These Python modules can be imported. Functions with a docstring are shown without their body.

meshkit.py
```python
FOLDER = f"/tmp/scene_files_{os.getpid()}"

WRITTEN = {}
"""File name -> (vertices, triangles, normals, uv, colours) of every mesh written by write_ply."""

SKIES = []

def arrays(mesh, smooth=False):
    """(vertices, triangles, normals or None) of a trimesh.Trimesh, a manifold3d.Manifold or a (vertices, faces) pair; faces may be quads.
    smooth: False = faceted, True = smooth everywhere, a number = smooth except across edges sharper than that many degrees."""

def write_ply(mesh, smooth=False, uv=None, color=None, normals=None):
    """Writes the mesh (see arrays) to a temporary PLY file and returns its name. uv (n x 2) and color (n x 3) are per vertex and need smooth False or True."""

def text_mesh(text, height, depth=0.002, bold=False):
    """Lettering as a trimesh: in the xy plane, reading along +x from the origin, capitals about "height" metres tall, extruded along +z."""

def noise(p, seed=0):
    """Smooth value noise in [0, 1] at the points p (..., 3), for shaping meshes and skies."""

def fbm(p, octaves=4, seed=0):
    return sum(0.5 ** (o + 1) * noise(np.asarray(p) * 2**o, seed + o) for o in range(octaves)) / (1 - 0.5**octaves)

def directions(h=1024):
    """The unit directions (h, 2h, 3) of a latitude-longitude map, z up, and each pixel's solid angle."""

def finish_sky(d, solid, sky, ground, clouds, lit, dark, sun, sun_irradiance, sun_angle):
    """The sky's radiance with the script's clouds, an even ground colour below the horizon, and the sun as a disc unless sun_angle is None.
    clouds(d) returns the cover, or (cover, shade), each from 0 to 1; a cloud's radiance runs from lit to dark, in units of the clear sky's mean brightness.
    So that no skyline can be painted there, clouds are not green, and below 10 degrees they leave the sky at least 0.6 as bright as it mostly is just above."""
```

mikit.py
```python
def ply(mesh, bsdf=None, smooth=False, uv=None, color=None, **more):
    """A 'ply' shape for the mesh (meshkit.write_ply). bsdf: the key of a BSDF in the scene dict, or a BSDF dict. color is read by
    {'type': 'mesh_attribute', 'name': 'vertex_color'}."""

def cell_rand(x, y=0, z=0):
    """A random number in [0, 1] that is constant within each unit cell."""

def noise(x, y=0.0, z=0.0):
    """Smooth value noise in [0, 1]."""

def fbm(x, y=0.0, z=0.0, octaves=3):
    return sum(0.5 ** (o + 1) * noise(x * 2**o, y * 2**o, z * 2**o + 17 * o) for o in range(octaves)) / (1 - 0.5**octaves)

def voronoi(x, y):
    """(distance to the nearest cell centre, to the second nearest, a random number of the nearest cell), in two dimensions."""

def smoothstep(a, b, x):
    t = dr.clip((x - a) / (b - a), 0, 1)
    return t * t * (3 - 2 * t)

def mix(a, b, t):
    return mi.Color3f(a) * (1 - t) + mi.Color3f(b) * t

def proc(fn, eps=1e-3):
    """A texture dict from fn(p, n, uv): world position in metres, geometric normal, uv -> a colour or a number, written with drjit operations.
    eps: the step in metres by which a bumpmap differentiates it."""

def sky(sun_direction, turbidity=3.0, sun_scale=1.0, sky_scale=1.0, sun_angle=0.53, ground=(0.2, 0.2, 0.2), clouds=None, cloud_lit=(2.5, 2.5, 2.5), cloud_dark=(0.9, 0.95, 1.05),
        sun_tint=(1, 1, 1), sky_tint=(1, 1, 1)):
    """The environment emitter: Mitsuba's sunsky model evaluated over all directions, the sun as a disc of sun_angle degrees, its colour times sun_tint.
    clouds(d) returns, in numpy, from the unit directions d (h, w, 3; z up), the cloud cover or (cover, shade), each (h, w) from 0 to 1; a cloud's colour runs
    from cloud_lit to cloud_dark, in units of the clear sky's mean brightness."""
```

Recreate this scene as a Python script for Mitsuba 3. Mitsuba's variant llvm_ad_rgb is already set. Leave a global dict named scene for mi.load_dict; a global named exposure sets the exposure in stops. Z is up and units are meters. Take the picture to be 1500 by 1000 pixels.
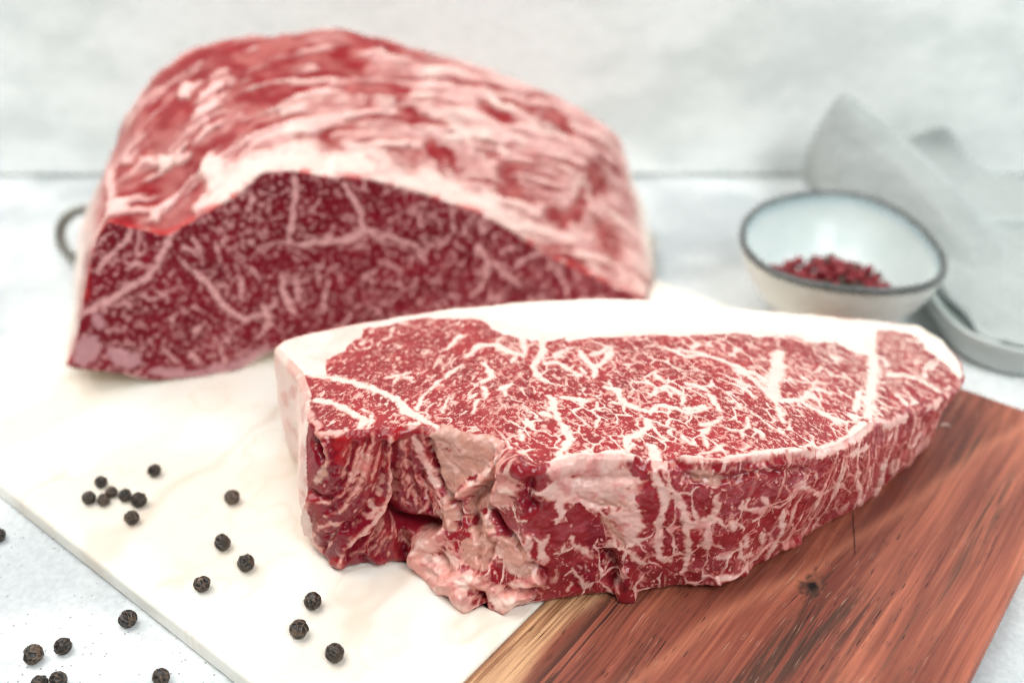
import math
import drjit as dr
import mitsuba as mi
import numpy as np
import shapely
import trimesh
from scipy.interpolate import PchipInterpolator
from scipy.ndimage import gaussian_filter1d
from scipy.spatial import Delaunay, cKDTree

import meshkit
import mikit
from mikit import cell_rand, fbm, mix, noise, smoothstep, voronoi

T = mi.ScalarTransform4f
scene, labels = {}, {}

# ---------------------------------------------------------------- camera (macro view from 33 degrees above), lamps, exposure
PITCH = math.radians(32.9)
EYE = [0.0, 0.0, 0.218]
scene["camera"] = {
    "type": "thinlens", "fov": 53.78, "fov_axis": "x", "near_clip": 0.01, "far_clip": 20.0,
    "aperture_radius": 0.0034, "focus_distance": 0.274,
    "to_world": T().look_at(origin=EYE, target=[0, math.cos(PITCH), EYE[2] - math.sin(PITCH)], up=[0, 0, 1]),
}
exposure = 0.57


def softbox(key, centre, aim, w, h, radiance, label):
    """A studio softbox: a shallow black housing and a glowing diffuser that faces the table."""
    M = T().look_at(origin=centre, target=aim, up=[0, 0.1, 1])
    d = 0.12
    sides = []
    for sx, sy, ex, ey in ((0, h / 2, w, 0.01), (0, -h / 2, w, 0.01), (w / 2, 0, 0.01, h), (-w / 2, 0, 0.01, h)):
        b = trimesh.creation.box((ex + 0.01, ey + 0.01, d))
        b.apply_translation((sx, sy, -d / 2))
        sides.append(b)
    back = trimesh.creation.box((w, h, 0.01))
    back.apply_translation((0, 0, -d))
    scene[key + "__housing"] = mikit.ply(trimesh.util.concatenate(sides + [back]), "black_fabric", to_world=M)
    q = (np.array([[-w / 2, -h / 2, -0.01], [w / 2, -h / 2, -0.01], [w / 2, h / 2, -0.01], [-w / 2, h / 2, -0.01]]) * [0.98, 0.98, 1], [[0, 1, 2, 3]])
    scene[key + "__diffuser"] = mikit.ply(q, "white_fabric", to_world=M, emitter={"type": "area", "radiance": {"type": "rgb", "value": radiance}})
    labels[key] = {"label": label, "category": "studio lamp"}


scene["black_fabric"] = {"type": "twosided", "b": {"type": "diffuse", "reflectance": {"type": "rgb", "value": [0.03, 0.03, 0.03]}}}
scene["white_fabric"] = {"type": "twosided", "b": {"type": "diffuse", "reflectance": {"type": "rgb", "value": [0.8, 0.8, 0.8]}}}
softbox("softbox_lamp", [-0.50, 0.42, 0.98], [0.0, 0.30, 0.0], 1.0, 1.0, [3.1, 3.03, 2.92], "large square softbox hanging high to the left of the board, out of the picture")
softbox("softbox_lamp_001", [0.55, -0.55, 1.15], [0.0, 0.30, 0.0], 0.75, 0.75, [6.7, 7.0, 7.0], "large square softbox high behind the camera on the right, out of the picture")
softbox("softbox_lamp_002", [0.95, 0.62, 0.55], [0.15, 0.38, 0.0], 0.5, 0.5, [5.0, 5.3, 5.5], "smaller softbox low on the far right beyond the table edge, out of the picture")
# ---------------------------------------------------------------- helpers (all lengths below are in millimetres)
MM = 0.001


def sstep(a, b, x):
    t = np.clip((np.asarray(x, float) - a) / (b - a), 0, 1)
    return t * t * (3 - 2 * t)


def nz(p, scale, seed=0, octaves=1):
    p = np.atleast_2d(np.asarray(p, float)) / scale
    if p.shape[1] == 2:
        p = np.column_stack([p, np.full(len(p), 0.37)])
    return meshkit.fbm(p + 50.0, octaves, seed) if octaves > 1 else meshkit.noise(p + 50.0, seed)


def resample_closed(P, step, smooth_mm):
    """Closed control polyline (k x c, the first three columns xyz) -> evenly spaced, softly rounded samples."""
    P = np.asarray(P, float)
    Q = np.vstack([P, P[:1]])
    s = np.r_[0, np.cumsum(np.linalg.norm(np.diff(Q[:, :3], axis=0), axis=1))]
    n = int(round(s[-1] / step))
    t = np.arange(n) * s[-1] / n
    R = np.stack([np.interp(t, s, Q[:, c]) for c in range(Q.shape[1])], 1)
    if smooth_mm:
        R = gaussian_filter1d(R, smooth_mm / step, axis=0, mode="wrap")
    return R, t


def vertex_normals(V, F):
    N = np.zeros_like(V)
    c = np.cross(V[F[:, 1]] - V[F[:, 0]], V[F[:, 2]] - V[F[:, 0]])
    for k in range(3):
        np.add.at(N, F[:, k], c)
    return N / np.maximum(np.linalg.norm(N, axis=1, keepdims=True), 1e-12)


def grid_faces(rows, cols, wrap=True):
    i, j = np.meshgrid(np.arange(rows - 1), np.arange(cols if wrap else cols - 1), indexing="ij")
    i, j = i.ravel(), j.ravel()
    k = (j + 1) % cols
    a, b, c, d = i * cols + j, i * cols + k, (i + 1) * cols + k, (i + 1) * cols + j
    return np.vstack([np.column_stack([a, b, c]), np.column_stack([a, c, d])])


def fill_outline(P2, step, seed):
    """Triangulates the inside of a closed outline with a jittered grid. Returns (inner points, triangles over outline + inner)."""
    rng = np.random.default_rng(seed)
    poly = shapely.Polygon(P2)
    x0, y0, x1, y1 = poly.bounds
    gx, gy = np.meshgrid(np.arange(x0, x1, step), np.arange(y0, y1, step * 0.87))
    gx = gx + (np.arange(len(gx)) % 2)[:, None] * step / 2
    g = np.column_stack([gx.ravel(), gy.ravel()]) + rng.uniform(-0.12, 0.12, (gx.size, 2)) * step
    g = g[shapely.contains_xy(poly.buffer(-0.55 * step), g[:, 0], g[:, 1])]
    allp = np.vstack([P2, g])
    tri = Delaunay(allp).simplices
    c = allp[tri].mean(1)
    tri = tri[shapely.contains_xy(poly, c[:, 0], c[:, 1])]
    a = allp[tri]
    area = (a[:, 1, 0] - a[:, 0, 0]) * (a[:, 2, 1] - a[:, 0, 1]) - (a[:, 1, 1] - a[:, 0, 1]) * (a[:, 2, 0] - a[:, 0, 0])
    tri[area < 0] = tri[area < 0][:, ::-1]
    return g, tri


def steak_base(ctrl, step=0.33):
    """The slab: top outline (columns 0-2), bottom outline (3-5), outward bulge (6). Returns V, F, region (0 top, 1 side, 2 bottom), grain coordinates."""
    R, t = resample_closed(ctrl, step, 1.1)
    n = len(R)
    T_, B_ = R[:, :3], R[:, 3:6]
    tan = np.roll(T_, -1, 0) - np.roll(T_, 1, 0)
    out = np.column_stack([-tan[:, 1], tan[:, 0], np.zeros(n)])
    out /= np.linalg.norm(out, axis=1, keepdims=True)
    if shapely.Polygon(T_[:, :2]).contains(shapely.Point(*(T_[0] + out[0] * 0.3)[:2])):
        out = -out
    out = gaussian_filter1d(out, 9, axis=0, mode="wrap")
    rows = int(46 / step)
    h = np.linspace(0, 1, rows)[:, None, None]
    side = T_[None] * (1 - h) + B_[None] * h + out[None] * (R[:, 6][None, :, None] * np.sin(np.pi * h) ** 0.8)
    lip = 1.6  # rounding of the cut edge
    down = (T_[:, 2] - B_[:, 2])[None, :, None] * h
    side = side - out[None] * (lip * np.clip(1 - down / lip, 0, 1) ** 2)
    foot = (T_[:, 2] - B_[:, 2])[None, :, None] * (1 - h)
    side = side - out[None] * (2.2 * np.clip(1 - foot / 3.0, 0, 1) ** 2)
    rim = side[0]
    inner, tri = fill_outline(rim[:, :2], step, 5)
    zi = TopZ(inner[:, 0])
    V = np.vstack([side.reshape(-1, 3), np.column_stack([inner, zi])])
    off = len(side.reshape(-1, 3))
    idx = np.r_[np.arange(n), off + np.arange(len(inner))]
    Ft = idx[tri]
    Fs = grid_faces(rows, n)
    last = (rows - 1) * n
    cen = side[-1].mean(0)
    rings = [side[-1] * (1 - k) + cen * k for k in (0.06, 0.3, 0.7)]
    V2 = np.vstack([V] + rings + [cen[None]])
    o2 = len(V)
    chain = [np.arange(last, last + n)] + [np.arange(o2 + k * n, o2 + (k + 1) * n) for k in range(3)]
    Fb = []
    for a, b in zip(chain[:-1], chain[1:]):
        Fb += [np.column_stack([a, np.roll(a, -1), np.roll(b, -1)]), np.column_stack([a, np.roll(b, -1), b])]
    Fb.append(np.column_stack([chain[-1], np.roll(chain[-1], -1), np.full(n, len(V2) - 1)]))
    Fb = np.vstack(Fb)
    # orient: sides outward
    c = np.cross(V2[Fs[:, 1]] - V2[Fs[:, 0]], V2[Fs[:, 2]] - V2[Fs[:, 0]])
    if (c * out[np.concatenate([np.tile(np.arange(n), rows - 1)] * 2)]).sum() < 0:
        Fs, Fb = Fs[:, ::-1], Fb[:, ::-1]
    F = np.vstack([Ft, Fs, Fb])
    reg = np.zeros(len(V2), int)
    reg[:off] = 1
    reg[o2:] = 2
    grain = V2[:, :2].copy()
    grain[:off] = np.column_stack([np.tile(t, rows), side.reshape(-1, 3)[:, 2]])
    hh = np.zeros(len(V2))
    hh[:off] = np.repeat(np.linspace(0, 1, rows), n)
    return V2, F, reg, grain, hh


def TopZ(x):
    """Height of the steak's cut face above the table: level, thinning towards its right end."""
    return 49.0 - 20.0 * sstep(50, 155, x)


def loft(ctrl, step, n_len):
    """The roast: ctrl (i around, j front to back, 3). Smooth surface through the longitudinal curves. Returns grid (n_len, n, 3)."""
    K, J, _ = ctrl.shape
    front = np.vstack([ctrl[:, 0], ctrl[:1, 0]])
    s = np.r_[0, np.cumsum(np.linalg.norm(np.diff(front, axis=0), axis=1))]
    n = int(round(s[-1] / step))
    t = np.arange(n) * s[-1] / n
    cols = []
    for j in range(J):
        Q = np.vstack([ctrl[:, j], ctrl[:1, j]])
        R = np.stack([np.interp(t, s, Q[:, c]) for c in range(3)], 1)
        cols.append(gaussian_filter1d(R, (1.6, 2.5, 4.0, 4.5, 8.0, 8.0)[j] / step, axis=0, mode="wrap"))
    C = np.stack(cols, 0)  # J, n, 3
    u = np.r_[0, np.cumsum(np.linalg.norm(np.diff(C, axis=0), axis=2).mean(1))]
    u /= u[-1]
    return PchipInterpolator(u, C, axis=0)(np.linspace(0, 1, n_len)), t


def polyline_points(pts, step=0.25):
    P = np.asarray(pts, float)
    if len(P) == 1:
        return P, np.zeros(1)
    s = np.r_[0, np.cumsum(np.linalg.norm(np.diff(P, axis=0), axis=1))]
    n = max(2, int(s[-1] / step))
    t = np.linspace(0, s[-1], n)
    R = np.stack([np.interp(t, s, P[:, c]) for c in range(P.shape[1])], 1)
    if n > 12:
        k = min(1.0 / step, n / 8)
        R2 = gaussian_filter1d(R, k, axis=0, mode="nearest")
        R = R2
    return R, t / max(s[-1], 1e-9)


class Surface:
    """Distances of a surface's points to strokes that lie on it (veins, seams, patches), with an organic wobble."""

    def __init__(self, V, wobble=0.7, scale=2.6, seed=3):
        w = np.column_stack([nz(V, scale, seed + k, 2) - 0.5 for k in range(3)]) * 2 * wobble
        self.V = V + w
        self.tree = cKDTree(self.V)
        self.rag = nz(V, 1.9, seed + 9, 2)
        self.jag = (nz(V, 0.8, seed + 11, 2) - 0.5) * 1.1

    def near(self, pts, reach):
        """(indices, distance, position along the stroke 0..1) of the points within reach of the polyline."""
        R, t = polyline_points(pts)
        c, rad = (R.min(0) + R.max(0)) / 2, np.linalg.norm(R.max(0) - R.min(0)) / 2 + reach
        idx = np.array(self.tree.query_ball_point(c, rad), int)
        if not len(idx):
            return idx, np.zeros(0), np.zeros(0)
        d, k = cKDTree(R).query(self.V[idx], distance_upper_bound=reach)
        ok = np.isfinite(d)
        return idx[ok], d[ok], t[np.minimum(k[ok], len(t) - 1)]

    def stroke(self, field, pts, width, value=1.0, soft=0.35, taper=0.35):
        idx, d, t = self.near(pts, width * 1.5 + 1)
        if not len(idx):
            return
        half = width / 2 * (0.2 + 1.35 * self.rag[idx])
        d = d + self.jag[idx] * min(1.0, width / 2)
        if len(pts) > 1 and taper:
            half = half * (1 - taper * np.clip(1 - np.minimum(t, 1 - t) * 6, 0, 1))
        m = 1 - sstep(half - soft * 0.5, half + soft * 0.5, d)
        field[idx] = field[idx] * (1 - m) + value * m

    def push(self, field, pts, width, depth):
        """Adds a smooth ridge (depth > 0) or groove (depth < 0)."""
        idx, d, t = self.near(pts, width * 1.3)
        if len(idx):
            field[idx] += depth * np.exp(-((d / (width * 0.5)) ** 2) * 1.4)
# ---------------------------------------------------------------- measured shapes, millimetres: outlines, and the veins and seams that run on the meat
STEAK_OUTLINE = np.array([[-73.0, 258.2, 49.0, -73.0, 258.2, 7.2, 1.5], [-71.3, 263.2, 49.0, -71.3, 263.2, 7.2, 1.0], [-64.0, 266.7, 49.0, -64.0, 266.7, 7.2, 1.0], [-49.9, 272.8, 49.0, -49.9, 272.8, 7.2, 1.0], [-37.2, 276.6, 49.0, -37.2, 276.6, 7.2, 1.0], [-24.4, 281.2, 49.0, -24.4, 281.2, 7.2, 1.0], [-11.1, 283.4, 49.0, -11.1, 283.4, 7.2, 1.0], [6.7, 286.5, 49.0, 6.7, 286.5, 7.2, 1.0], [24.8, 288.2, 49.0, 24.8, 288.2, 7.2, 1.0], [42.8, 287.8, 49.0, 42.8, 287.8, 7.2, 1.0], [60.5, 285.2, 48.4, 60.5, 285.2, 7.2, 1.0], [79.4, 287.6, 45.2, 79.4, 287.6, 7.2, 1.0], [105.2, 295.5, 38.2, 105.2, 295.5, 7.2, 1.0], [126.9, 301.7, 32.5, 126.9, 301.7, 7.2, 1.0], [143.4, 302.6, 29.7, 139.4, 300.6, 7.2, 1.0], [149.7, 293.2, 29.1, 144.7, 293.2, 7.2, 0.5], [150.9, 279.4, 29.1, 144.9, 282.4, 7.2, 0.0], [149.1, 270.5, 29.2, 142.1, 276.5, 7.2, 0.0], [142.3, 262.0, 29.8, 137.3, 269.0, 7.2, 1.0], [131.8, 253.8, 31.5, 138.6, 262.5, 7.2, 1.5], [119.8, 244.9, 34.2, 125.7, 248.7, 7.2, 1.5], [108.1, 235.7, 37.4, 116.1, 240.8, 7.2, 1.5], [99.0, 225.3, 40.0, 107.3, 232.6, 7.2, 1.5], [91.4, 218.1, 42.1, 101.0, 228.0, 7.2, 1.5], [82.9, 212.1, 44.3, 91.3, 222.4, 7.2, 1.5], [74.3, 208.1, 46.3, 79.4, 213.3, 7.2, 2.0], [66.2, 205.2, 47.7, 68.0, 205.8, 7.2, 2.0], [59.5, 203.4, 48.5, 59.6, 200.0, 7.1, 2.5], [53.1, 202.3, 48.9, 53.3, 198.8, 7.2, 3.0], [44.3, 202.6, 49.0, 44.7, 198.8, 7.2, 3.0], [35.3, 202.0, 49.0, 37.5, 197.5, 7.2, 3.0], [29.3, 203.1, 49.0, 31.6, 194.5, 7.2, 2.0], [23.1, 203.7, 49.0, 26.4, 196.0, 7.2, 1.0], [15.9, 202.6, 49.0, 18.8, 194.5, 7.2, 1.0], [8.8, 199.8, 49.0, 9.4, 193.0, 7.2, 1.0], [2.6, 200.4, 49.0, 1.9, 192.0, 7.2, 0.0], [-1.4, 205.9, 49.0, -4.6, 191.1, 7.2, -2.0], [-4.0, 211.6, 49.0, -9.3, 190.3, 7.1, -3.0], [-11.0, 213.9, 49.0, -15.3, 192.0, 7.2, -3.0], [-16.6, 215.7, 49.0, -19.9, 197.0, 7.2, -4.0], [-21.8, 215.7, 49.0, -24.6, 201.6, 7.2, -5.0], [-26.9, 217.5, 49.0, -29.6, 206.8, 7.1, -3.0], [-32.3, 215.7, 49.0, -36.2, 207.9, 7.2, 0.0], [-38.8, 215.7, 49.0, -41.9, 206.8, 7.1, 2.0], [-46.0, 215.1, 49.0, -48.6, 206.3, 7.1, 3.0], [-50.8, 216.3, 49.0, -54.1, 210.1, 7.2, 3.0], [-55.6, 222.4, 49.0, -58.9, 215.6, 7.2, 3.5], [-58.2, 231.0, 49.0, -61.2, 222.7, 7.1, 2.5], [-62.9, 243.5, 49.0, -62.9, 243.5, 7.2, 2.0], [-68.6, 251.4, 49.0, -68.6, 251.4, 7.2, 1.5]])
ROAST_CURVES = np.array([[[-155.5, 290.8, 19.1], [-159.4, 298.8, 16.0], [-169.7, 325.8, 7.3], [-184.5, 365.8, -1.5], [-149.6, 382.8, -1.2], [-79.9, 389.8, 13.3]], [[-151.5, 293.3, 26.8], [-155.6, 301.3, 25.9], [-166.1, 328.3, 21.0], [-178.1, 368.3, 20.0], [-144.8, 385.3, 16.0], [-78.3, 392.3, 23.0]], [[-148.2, 296.2, 37.5], [-152.3, 304.2, 38.3], [-160.2, 331.2, 40.0], [-171.8, 371.2, 37.3], [-140.1, 388.2, 29.8], [-76.7, 395.2, 30.8]], [[-143.9, 299.9, 51.5], [-148.3, 307.9, 51.1], [-154.0, 334.9, 54.9], [-163.9, 374.9, 53.6], [-134.2, 391.9, 42.8], [-74.7, 398.9, 38.1]], [[-139.7, 303.1, 62.8], [-143.0, 311.1, 62.6], [-149.0, 338.1, 64.3], [-155.9, 378.1, 68.1], [-128.2, 395.1, 54.5], [-72.7, 402.1, 44.7]], [[-135.2, 305.6, 68.7], [-137.0, 313.6, 70.4], [-142.4, 340.6, 73.9], [-146.2, 380.6, 82.6], [-120.9, 397.6, 66.1], [-70.3, 404.6, 51.2]], [[-127.0, 307.5, 64.4], [-129.0, 315.5, 69.5], [-135.9, 342.5, 80.9], [-137.1, 382.5, 94.1], [-114.1, 399.5, 75.3], [-68.0, 406.5, 56.3]], [[-118.0, 309.9, 60.7], [-120.5, 317.9, 65.8], [-127.2, 344.9, 85.2], [-127.8, 384.9, 100.0], [-107.1, 401.9, 80.0], [-65.7, 408.9, 59.0]], [[-106.6, 314.5, 66.2], [-110.2, 322.5, 71.5], [-115.1, 349.5, 91.1], [-115.8, 389.5, 103.3], [-98.1, 406.5, 82.7], [-62.7, 413.5, 60.5]], [[-95.3, 318.9, 70.5], [-98.7, 326.9, 75.9], [-103.4, 353.9, 94.6], [-103.5, 393.9, 104.4], [-88.9, 410.9, 83.5], [-59.6, 417.9, 61.0]], [[-85.7, 323.3, 78.2], [-88.1, 331.3, 81.7], [-90.6, 358.3, 95.7], [-91.1, 398.3, 104.2], [-79.6, 415.3, 83.4], [-56.5, 422.3, 60.9]], [[-75.8, 326.4, 77.4], [-76.8, 334.4, 81.7], [-77.6, 361.4, 94.6], [-75.4, 401.4, 104.7], [-67.8, 418.4, 83.8], [-52.6, 425.4, 61.1]], [[-64.8, 329.3, 73.6], [-65.1, 337.3, 78.4], [-64.5, 364.3, 92.3], [-61.1, 404.3, 103.1], [-57.1, 421.3, 82.4], [-49.0, 428.3, 60.4]], [[-51.1, 333.4, 71.3], [-50.4, 341.4, 75.7], [-48.8, 368.4, 88.3], [-44.2, 408.4, 97.5], [-44.4, 425.4, 78.0], [-44.8, 432.4, 57.9]], [[-32.3, 338.1, 63.0], [-31.5, 346.1, 67.6], [-27.5, 373.1, 81.2], [-22.5, 413.1, 90.2], [-28.1, 430.1, 72.2], [-39.4, 437.1, 54.6]], [[-12.7, 342.9, 53.9], [-10.8, 350.9, 57.1], [-5.4, 377.9, 69.6], [-0.6, 414.9, 80.1], [-11.7, 434.9, 64.1], [-33.9, 441.9, 50.1]], [[2.6, 346.0, 42.3], [4.8, 354.0, 45.6], [11.0, 381.0, 59.8], [21.5, 416.0, 70.3], [4.9, 438.0, 56.2], [-28.4, 445.0, 45.6]], [[13.3, 347.8, 32.5], [16.1, 355.8, 36.4], [25.1, 382.8, 50.1], [45.1, 415.8, 58.5], [22.6, 439.8, 46.8], [-22.5, 446.8, 40.3]], [[27.0, 351.0, 24.7], [30.1, 359.0, 27.5], [38.6, 386.0, 36.4], [52.7, 417.0, 38.4], [28.3, 443.0, 30.7], [-20.6, 450.0, 31.3]], [[41.3, 354.0, 15.2], [44.1, 362.0, 17.0], [52.4, 386.0, 22.0], [59.7, 418.0, 17.9], [33.5, 446.0, 14.3], [-18.8, 453.0, 22.0]], [[53.1, 356.8, 8.5], [55.4, 364.8, 7.8], [61.6, 386.8, 5.0], [65.0, 416.8, -0.7], [37.5, 448.8, -0.5], [-17.5, 455.8, 13.7]], [[56.8, 357.4, 5.5], [60.3, 365.4, 0.7], [65.1, 381.4, -6.0], [69.1, 407.4, -15.4], [40.6, 449.4, -12.3], [-16.5, 456.4, 7.1]], [[41.9, 351.8, 7.3], [41.5, 359.8, 7.3], [39.8, 386.8, 7.3], [37.4, 426.8, 7.3], [16.8, 443.8, 12.0], [-24.4, 450.8, 22.0]], [[13.7, 342.5, 7.3], [13.3, 350.5, 7.3], [11.6, 377.5, 7.3], [9.2, 417.5, 7.3], [-4.3, 434.5, 12.0], [-31.4, 441.5, 22.0]], [[-13.4, 334.0, 7.3], [-13.9, 342.0, 7.3], [-15.5, 369.0, 7.3], [-17.9, 409.0, 7.3], [-24.7, 426.0, 12.0], [-38.2, 433.0, 22.0]], [[-39.5, 326.2, 7.3], [-40.0, 334.2, 7.3], [-41.6, 361.2, 7.3], [-44.0, 401.2, 7.3], [-44.2, 418.2, 12.0], [-44.7, 425.2, 22.0]], [[-64.3, 318.9, 10.2], [-64.8, 326.9, 8.7], [-66.4, 353.9, 7.3], [-68.8, 393.9, 7.3], [-62.9, 410.9, 12.0], [-51.0, 417.9, 22.0]], [[-81.0, 314.1, 13.9], [-81.5, 322.1, 12.4], [-83.1, 349.1, 7.9], [-85.5, 389.1, 7.9], [-75.4, 406.1, 12.0], [-55.1, 413.1, 22.0]], [[-90.7, 310.7, 12.5], [-91.2, 318.7, 11.0], [-92.8, 345.7, 7.3], [-95.2, 385.7, 7.3], [-82.6, 402.7, 12.0], [-57.5, 409.7, 22.0]], [[-100.6, 306.5, 7.3], [-101.1, 314.5, 7.3], [-102.7, 341.5, 7.3], [-105.1, 381.5, 7.3], [-90.1, 398.5, 12.0], [-60.0, 405.5, 22.0]], [[-114.8, 301.6, 7.3], [-115.3, 309.6, 7.3], [-116.9, 336.6, 7.3], [-119.3, 376.6, 7.3], [-100.7, 393.6, 12.0], [-63.6, 400.6, 22.0]], [[-128.0, 297.9, 8.3], [-128.5, 305.9, 7.3], [-130.1, 332.9, 7.3], [-132.5, 372.9, 7.3], [-110.6, 389.9, 12.0], [-66.9, 396.9, 22.0]], [[-142.6, 294.2, 14.7], [-143.1, 302.2, 13.2], [-144.7, 329.2, 8.7], [-147.1, 369.2, 8.7], [-121.6, 386.2, 12.0], [-70.5, 393.2, 22.0]], [[-149.8, 292.2, 17.0], [-150.3, 300.2, 15.5], [-151.9, 327.2, 11.0], [-154.3, 367.2, 11.0], [-127.0, 384.2, 12.0], [-72.3, 391.2, 22.0]]])
LEAN_OUTLINE = [[-64.0, 240.2], [-60.5, 242.8], [-54.0, 242.8], [-55.8, 251.3], [-51.3, 255.5], [-49.4, 261.2], [-46.6, 263.7], [-47.1, 268.1], [-39.9, 270.2], [-32.1, 274.3], [-28.3, 274.8], [-9.8, 273.7], [-3.7, 265.1], [1.1, 263.2], [5.3, 261.7], [8.4, 260.3], [11.8, 260.8], [16.4, 263.2], [16.8, 261.2], [23.8, 263.2], [36.0, 264.2], [44.6, 265.1], [53.0, 264.2], [70.1, 269.1], [78.3, 268.7], [89.0, 273.9], [94.6, 273.2], [106.2, 277.3], [109.2, 275.5], [116.2, 273.4], [118.9, 277.5], [124.5, 292.3], [132.5, 296.1], [139.6, 293.6], [140.5, 284.2], [144.1, 274.6], [145.6, 268.0], [142.7, 261.9], [139.6, 256.7], [107.8, 228.5], [80.9, 204.8], [42.8, 192.0], [8.6, 192.0], [-8.9, 202.6], [-44.3, 202.6], [-56.9, 213.9], [-59.8, 226.2]]
CAP_LINE = [[-24.3, 279.1], [-9.9, 276.6], [2.2, 270.0], [10.7, 266.7], [32.0, 266.7], [64.6, 269.2], [88.3, 275.4], [120.0, 287.5]]
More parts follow.
